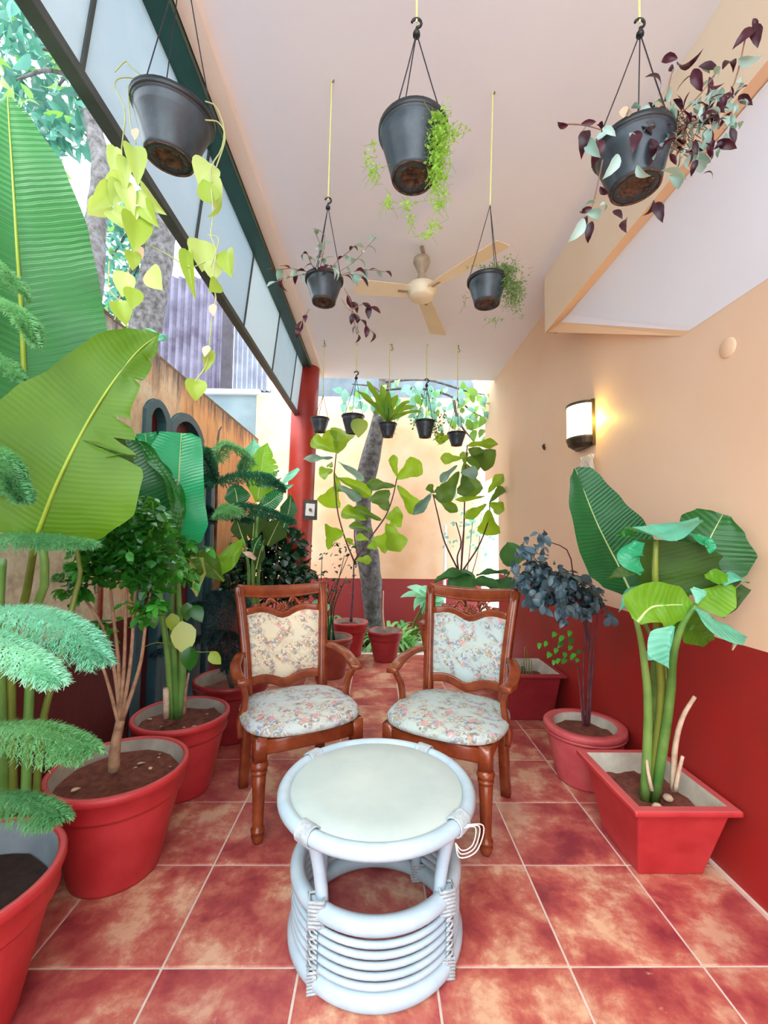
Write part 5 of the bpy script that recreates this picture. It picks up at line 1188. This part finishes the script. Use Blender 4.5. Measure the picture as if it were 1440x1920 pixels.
# -- front right: purple and silver tradescantia
c = P(1185, 272, YH)
t = thing('hanging_pot', 'front right hanging pot overflowing with large purple and silver striped leaves', 'hanging pot', c)
hang_pot(t, c, .097, .118, .065, tilt=(0, -.05)); ap = P(1200, 62, YH); hanger(t, c, .097, ap, True, V((ap.x, ap.y, 3.1)), scale=1.1, phase=.9)
mp_, msv = lmesh('lance', PUR, 3, droop=.5, m=2, n=9, fold=.35), lmesh('lance', SIL, 3, droop=.5, m=2, n=9, fold=.35)
rr = random.Random(121); tw = MB()
ls = [(1210, 145, 1265, 130, 1), (1270, 110, 1235, 105, 1), (1270, 115, 1295, 155, 1), (1300, 130, 1310, 160, 1), (1310, 125, 1350, 120, 1), (1355, 130, 1385, 85, 1), (1415, 55, 1392, 62, 1), (1415, 45, 1420, 75, 1), (1412, 35, 1420, 50, 1), (1385, 110, 1410, 125, 0), (1380, 155, 1410, 142, 0), (1385, 180, 1405, 190, 1), (1330, 165, 1350, 175, 0), (1320, 190, 1340, 180, 0), (1340, 220, 1310, 230, 0), (1345, 190, 1375, 200, 0), (1370, 240, 1380, 262, 1), (1345, 265, 1375, 275, 1), (1340, 280, 1355, 265, 1), (1290, 290, 1340, 310, 0), (1300, 300, 1330, 325, 0), (1240, 320, 1290, 318, 0), (1255, 330, 1295, 350, 0), (1225, 300, 1240, 260, 0),
      (1065, 235, 1048, 238, 1), (1090, 232, 1105, 230, 1), (1100, 245, 1092, 262, 1), (1100, 260, 1110, 285, 0), (1120, 235, 1125, 228, 1), (1130, 240, 1150, 245, 0), (1115, 265, 1130, 250, 0), (1120, 260, 1135, 280, 1), (1125, 350, 1135, 370, 1), (1115, 380, 1085, 378, 0), (1125, 385, 1140, 378, 0), (1100, 400, 1142, 400, 0), (1100, 405, 1090, 430, 1), (1095, 410, 1085, 445, 0), (1110, 415, 1100, 445, 1), (1110, 390, 1095, 395, 1), (1150, 395, 1165, 400, 1), (1175, 410, 1160, 420, 1), (1225, 375, 1225, 405, 1), (1230, 380, 1238, 400, 1), (1200, 235, 1245, 235, 1), (1195, 245, 1190, 270, 1), (1180, 250, 1195, 262, 0), (1160, 290, 1150, 325, 0), (1195, 310, 1200, 340, 0), (1220, 260, 1240, 290, 1), (1175, 210, 1190, 215, 2), (1170, 200, 1168, 235, 2), (1250, 190, 1248, 175, 1), (1225, 215, 1250, 205, 1)]
for (x, y, tx, ty, kd) in ls:
    Y = 1.02 if x < 1250 else 1.06; a, b = P(x, y, Y), P(tx, ty, Y-.01+rr.uniform(-.02, .02)); put_leaf(t, (msv, mp_, md)[kd], a, b-a, (EYE-a).normalized()*.8+V((0, 0, .5))+rnd(.6, rr), min(.075, max((b-a).length*1.2, .038))*(.45 if kd == 2 else 1), 1.2, rr=rr)
for k in range(170):
    x, y = rr.choice([(1330, 190), (1330, 230), (1300, 240), (1280, 270), (1310, 290), (1250, 240), (1340, 150), (1360, 200), (1270, 215), (1350, 250), (1215, 240)])
    a = P(x+rr.gauss(0, 22), y+rr.gauss(0, 22), 1.06+rr.uniform(-.05, .06)); put_leaf(t, mp_ if rr.random() < .5 else msv, a, rdir(rr)+V((.2, 0, -.1)), V((-.3, -.5, .8))+rnd(.7, rr), rr.uniform(.03, .048), 1.2, rr=rr)
for pts in ([(1200, 240), (1240, 200), (1262, 130)], [(1260, 240), (1330, 220), (1375, 160), (1400, 60)], [(1250, 240), (1310, 180), (1340, 140)], [(1150, 250), (1100, 235), (1060, 232)], [(1130, 300), (1115, 370), (1100, 410)], [(1260, 260), (1310, 290), (1370, 260)], [(1250, 270), (1320, 310)], [(1100, 235), (1085, 260), (1110, 275)]):
    tw.tube(spline([P(x, y, 1.07) for x, y in pts], 14), .002, 5)
obj('shoots', tw, TWIG, t)
s = MB()
for k in range(240): 
    p = P(1265+rr.gauss(0, 22), 245+rr.gauss(0, 16), 1.08+rr.uniform(-.03, .03)); s.tube([p, p+rnd(.02, rr)], .0012, 3)
obj('roots', s, TWIG, t, kind='stuff')
# -- second row
c = P(608, 524, 1.63)
t = thing('hanging_pot', 'second row left hanging pot with small purple and green striped leaves', 'hanging pot', c)
hang_pot(t, c, .072, .088, .047); ap = P(615, 388, 1.63); hanger(t, c, .072, ap, True, PZ(622, 150, 3.1), scale=1.0)
rr = random.Random(131); tw = MB()
for (d, n, mset, p) in (((-1, 0, .5), 5, [mp_, msv], (585, 510)), ((-1, -.1, .1), 5, [msv, mp_], (585, 515)), ((-.2, 0, 1), 5, [msv, msv], (612, 510)), ((.3, 0, 1), 5, [msv, mp_], (620, 508)), ((.8, 0, .5), 6, [msv, msv], (635, 510)), ((.9, 0, .2), 6, [msv, mp_], (640, 515)), ((.5, -.3, -.1), 6, [mp_, msv], (635, 520)), ((.1, -.5, 0), 5, [msv, mp_], (610, 515)), ((-.3, -.5, .2), 4, [msv, mp_], (595, 512)), ((.5, 0, -.8), 6, [mp_, mp_], (645, 540)), ((.8, 0, -.3), 4, [mp_, mp_], (655, 580)), ((-.3, 0, -1), 3, [mp_, mp_], (580, 580)), ((.2, -.3, .8), 4, [msv, msv], (600, 505))):
    trailing(t, mset, P(p[0], p[1], 1.6), d, n, .052, rr, tw, droop=.35, wid=1.4)
for (x, y, tx, ty) in ((695, 575, 710, 580), (690, 575, 692, 598), (665, 588, 658, 598), (680, 568, 695, 575)):
    a, b = P(x, y, 1.58), P(tx, ty, 1.57); put_leaf(t, mp_, a, b-a, (0, -.8, .5), .05, 1.6, rr=rr)
tw.tube(spline([P(x, y, 1.58) for x, y in ((640, 560), (655, 580), (680, 570), (695, 572))], 10), .0018, 5)
obj('shoots', tw, TWIG, t)
c = P(913, 526, 1.66)
t = thing('hanging_pot', 'second row right hanging pot with fine airy green creeper on one side', 'hanging pot', c)
hang_pot(t, c, .076, .092, .052); ap = P(919, 385, 1.66); hanger(t, c, .076, ap, False, PZ(924, 172, 3.1), phase=.8)
rr = random.Random(141)
tinies(t, TINYD, c, 0, 0, .010, rr, [(955, 530, 18, 34, 420, 1.62), (950, 505, 26, 12, 160, 1.62), (965, 560, 16, 26, 150, 1.62), (925, 500, 40, 8, 70, 1.64), (930, 600, 20, 6, 24, 1.62), (872, 560, 6, 14, 10, 1.64), (975, 540, 10, 20, 60, 1.6)])
# -- far row of five
FY = 4.0
far = [(600, 785, 17.5, 25, 'far row, leftmost hanging pot, small and bare beside the red pillar', (606, 742), (604, 640), 0),
       (662, 780, 21.5, 32, 'far row, second hanging pot from the left with one lime leaf', (668, 708), (670, 612), 1),
       (727, 795, 17.5, 24, 'far row, middle hanging pot with a large upright bird nest fern', (730, 742), (732, 645), 2),
       (797, 790, 19.0, 30, 'far row, fourth hanging pot from the left with thin twiggy stems', (800, 722), (800, 640), 3),
       (856, 812, 17.5, 23, 'far row, rightmost hanging pot, small and bare by the dark fig', (858, 745), (860, 652), 4)]
for (x, y, rw, hh, lab, apx, top, kd) in far:
    c = P(x, y, FY); k = FY/FPX; t = thing('hanging_pot', lab, 'hanging pot', c)
    hang_pot(t, c, rw*k, hh*k, rw*k*.62, n=24); ap = P(*apx, FY); tp_ = P(*top, FY); tp_.z = 3.1; hanger(t, c, rw*k, ap, kd in (1, 3), V((ap.x, FY, 3.1)), phase=.5, scale=1.6)
    rr = random.Random(200+kd)
    if kd == 1:
        a, b = P(675, 785, FY-.1), P(672, 815, FY-.11); put_leaf(t, mh, a, b-a, (0, -1, .2), (b-a).length*1.2, .9, rr=rr)
    if kd == 2:
        for (tx, ty, dy) in ((668, 732, 0), (688, 715, .05), (712, 738, .1), (745, 740, .1), (768, 752, .0), (790, 772, -.05), (700, 775, -.2), (760, 778, -.2), (728, 735, -.1), (780, 760, .1), (690, 750, -.1), (715, 722, 0)):
            b0 = P(727, 792, FY); e = P(tx, ty, FY+dy); md_ = b0.lerp(e, .5)+V((0, 0, .03)); w_ = .036
            big_leaf(t, [b0, md_, e], [(0, .006), (.3, w_*.8), (.7, w_), (.93, w_*.5), (1, .002)], [(0, .006), (.3, w_*.8), (.7, w_), (.93, w_*.5), (1, .002)], FERN, nrm=(0, -.7, .6), fold=.3, wave=.008, n=20, m=2, rib=None, seed=tx)
        s = MB()
        for k_ in range(60): p = c+V((rr.uniform(-.1, .1), rr.uniform(-.05, .0), rr.uniform(-.12, 0))); s.tube([p, p+rnd(.04, rr)], .002, 3)
        obj('roots', s, TWIG, t, kind='stuff')
    if kd == 3: tinies(t, TINYD, c, 0, 0, .025, rr, [(822, 800, 14, 26, 120, FY-.05), (778, 795, 6, 12, 24, FY), (800, 742, 14, 8, 30, FY)])
    if kd == 4: tinies(t, TINYD, c, 0, 0, .02, rr, [(856, 808, 12, 3, 16, FY)])
# empty ceiling hooks
for (x, y, w_) in ((608, 638, 'left'), (670, 612, 'second'), (735, 645, 'third'), (860, 648, 'right')):
    p = PZ(x, y, 3.1); tag(obj('ceiling_hook', MB().tube([p, p+V((0, 0, -.03)), p+V((.014, 0, -.05)), p+V((.0, 0, -.066)), p+V((-.012, 0, -.052))], .0035, 6), STEEL, smooth=True), dict(left='small steel ceiling hook nearest the red pillar', second='small steel ceiling hook nearest the camera above the far pots', third='small steel ceiling hook above the fern pot', right='small steel ceiling hook on the right above the dark fig')[w_], 'hook')

# ================================================================== CEILING FAN
FB = V((.258, 2.62, 0)); zf = 2.80
t = thing('ceiling_fan', 'cream three bladed ceiling fan hanging from an ornate bronze canopy', 'fan', FB+V((0, 0, 3.1)))
obj('hanger_clamp', MB().tube([FB+V((0, 0, 3.1)), FB+V((.01, 0, 3.05)), FB+V((-.01, 0, 3.03)), FB+V((.0, 0, 3.0))], .012, 8), TWIG, t, smooth=True)
obj('canopy', MB().lathe([(.0, 3.03), (.050, 3.02), (.054, 2.995), (.04, 2.965), (.024, 2.93), (.018, 2.915)], FB, 24).lathe([(.018, 2.93), (.026, 2.905), (.034, 2.88), (.040, 2.86), (.030, 2.85)], FB, 24), FANR, t, smooth=True)
obj('motor', MB().lathe([(.02, 2.86), (.06, 2.855), (.088, 2.84), (.094, 2.82), (.092, 2.80), (.080, 2.785), (.082, 2.775), (.070, 2.762), (.04, 2.752), (0, 2.748)], FB, 36), FANM, t, smooth=True)
for (tx, ty) in ((682, 540), (822, 628), (948, 455)):
    e = PZ(tx, ty, zf); d = (e-FB); d.z = 0; L = d.length; d.normalize(); sd = V((-d.y, d.x, 0)); L = min(max(L, .42), .60)
    s = MB(); th = .003; n = 8
    prof = [(.12, .030), (.16, .040), (.3, .050), (.8, .060), (.96, .062), (1.0, .055)]
    for a_, w_ in prof:
        c = FB+d*(L*a_)+V((0, 0, zf+.004))
        for sx, dz in ((-1, -.012), (1, .012)): s.v += [c+sd*sx*w_+V((0, 0, dz)), c+sd*sx*w_+V((0, 0, dz-th))]
    for i in range(len(prof)-1):
        a, b = i*4, i*4+4
        s.f += [(a, a+2, b+2, b), (a+1, b+1, b+3, a+3), (a, b, b+1, a+1), (a+2, a+3, b+3, b+2)]
    s.f += [(0, 1, 3, 2), (len(s.v)-4, len(s.v)-2, len(s.v)-1, len(s.v)-3)]
    bl = obj('blade', s, FANM, t, smooth=False)
    obj('blade_bracket', MB().tube([FB+d*.07+V((0, 0, zf)), FB+d*.15*1.0+V((0, 0, zf))], .012, 6, flat=.4), FANR, bl)

# ================================================================== WALL LAMP
LC = V((XR, 2.72, 2.0)); BRZ = simple('dark bronze', '#3a3026', .4, '#54463a', 12, metal=.5)
t = thing('wall_lamp', 'lit half round wall lamp with bronze frame on the right wall', 'lamp', LC)
m_, nt, b = newmat('lit lamp glass'); em = nt.nodes.new('ShaderNodeEmission'); em.inputs[0].default_value = (1, .86, .5, 1); em.inputs[1].default_value = 2.6
nt.links.new(em.outputs[0], [n for n in nt.nodes if n.type == 'OUTPUT_MATERIAL'][0].inputs[0])
def half(r, z0, z1, n=16, r2=None):
    s = MB(); r2 = r2 or r
    for i in range(n+1):
        a = PI/2+PI*i/n
        s.v += [V((XR-.02+math.cos(a)*r*.85, LC.y+math.sin(a)*r, z0)), V((XR-.02+math.cos(a)*r2*.85, LC.y+math.sin(a)*r2, z1))]
        if i: s.f.append((2*i-2, 2*i, 2*i+1, 2*i-1))
    s.f.append(tuple(2*i for i in range(n+1))); s.f.append(tuple(2*i+1 for i in reversed(range(n+1))))
    return s
obj('glass_shade', half(.112, 1.905, 2.115), m_, t, smooth=False)
obj('top_band', half(.118, 2.112, 2.128), BRZ, t); obj('lower_band', half(.118, 1.90, 1.912), BRZ, t)
obj('bottom_cap', half(.07, 1.845, 1.868, r2=.105), BRZ, t); obj('bottom_bowl', half(.105, 1.868, 1.90, r2=.116), BRZ, t)
obj('back_plate', MB().box((XR-.02, LC.y-.118, 1.85), (XR-.001, LC.y+.118, 2.135)), BRZ, t)
l = bpy.data.lights.new('lamp_glow', 'POINT'); l.energy = 1.6; l.color = (1, .72, .12); l.shadow_soft_size = .02  # light added outside the shade for the glow on the wall
o = bpy.data.objects.new('lamp_glow', l); COL.objects.link(o); o.parent = t; o.location = (-.035, -.15, 0)
# white wire ornament under the lamp
s = MB(); c = PX(1108, 880, XR-.03); rr = random.Random(3)
for k in range(46):
    a = rr.random()*6.28; b = rr.random()*6.28; f = lambda u: c+V((-.02+.015*math.sin(u*3+a), .062*math.cos(u+a)*rr.uniform(.97, 1.03), .085*math.sin(u+b)))
    s.tube([f(i*.55) for i in range(8)], .0016, 4)
tag(obj('wall_ornament', s, simple('white wire', '#e6dfd2', .5)), 'oval white woven wire ornament on the right wall below the lamp', 'ornament')
c = PX(1365, 652, XR)
CPM = simple('peach painted plate', '#eec6a4', .6, '#f2d0b4')
tag(obj('cover_plate', MB().lathe([(0, .008), (.034, .008), (.038, .004), (.039, 0)], c, 28, axis=Matrix.Rotation(-PI/2, 3, 'Y')), CPM, smooth=True), 'round painted cover plate high on the right wall', 'cover plate')
c = PX(1023, 838, XR)
s = MB().tube([c+V((-.01, 0, .026)), c+V((-.016, .004, .008)), c+V((-.014, -.004, -.012)), c+V((-.008, 0, -.026))], [.004, .012, .011, .003], 8)
tag(obj('wall_peg', s, simple('dark brown', '#3a2418', .6), smooth=True), 'small dark brown peg on the right wall left of the lamp', 'peg')
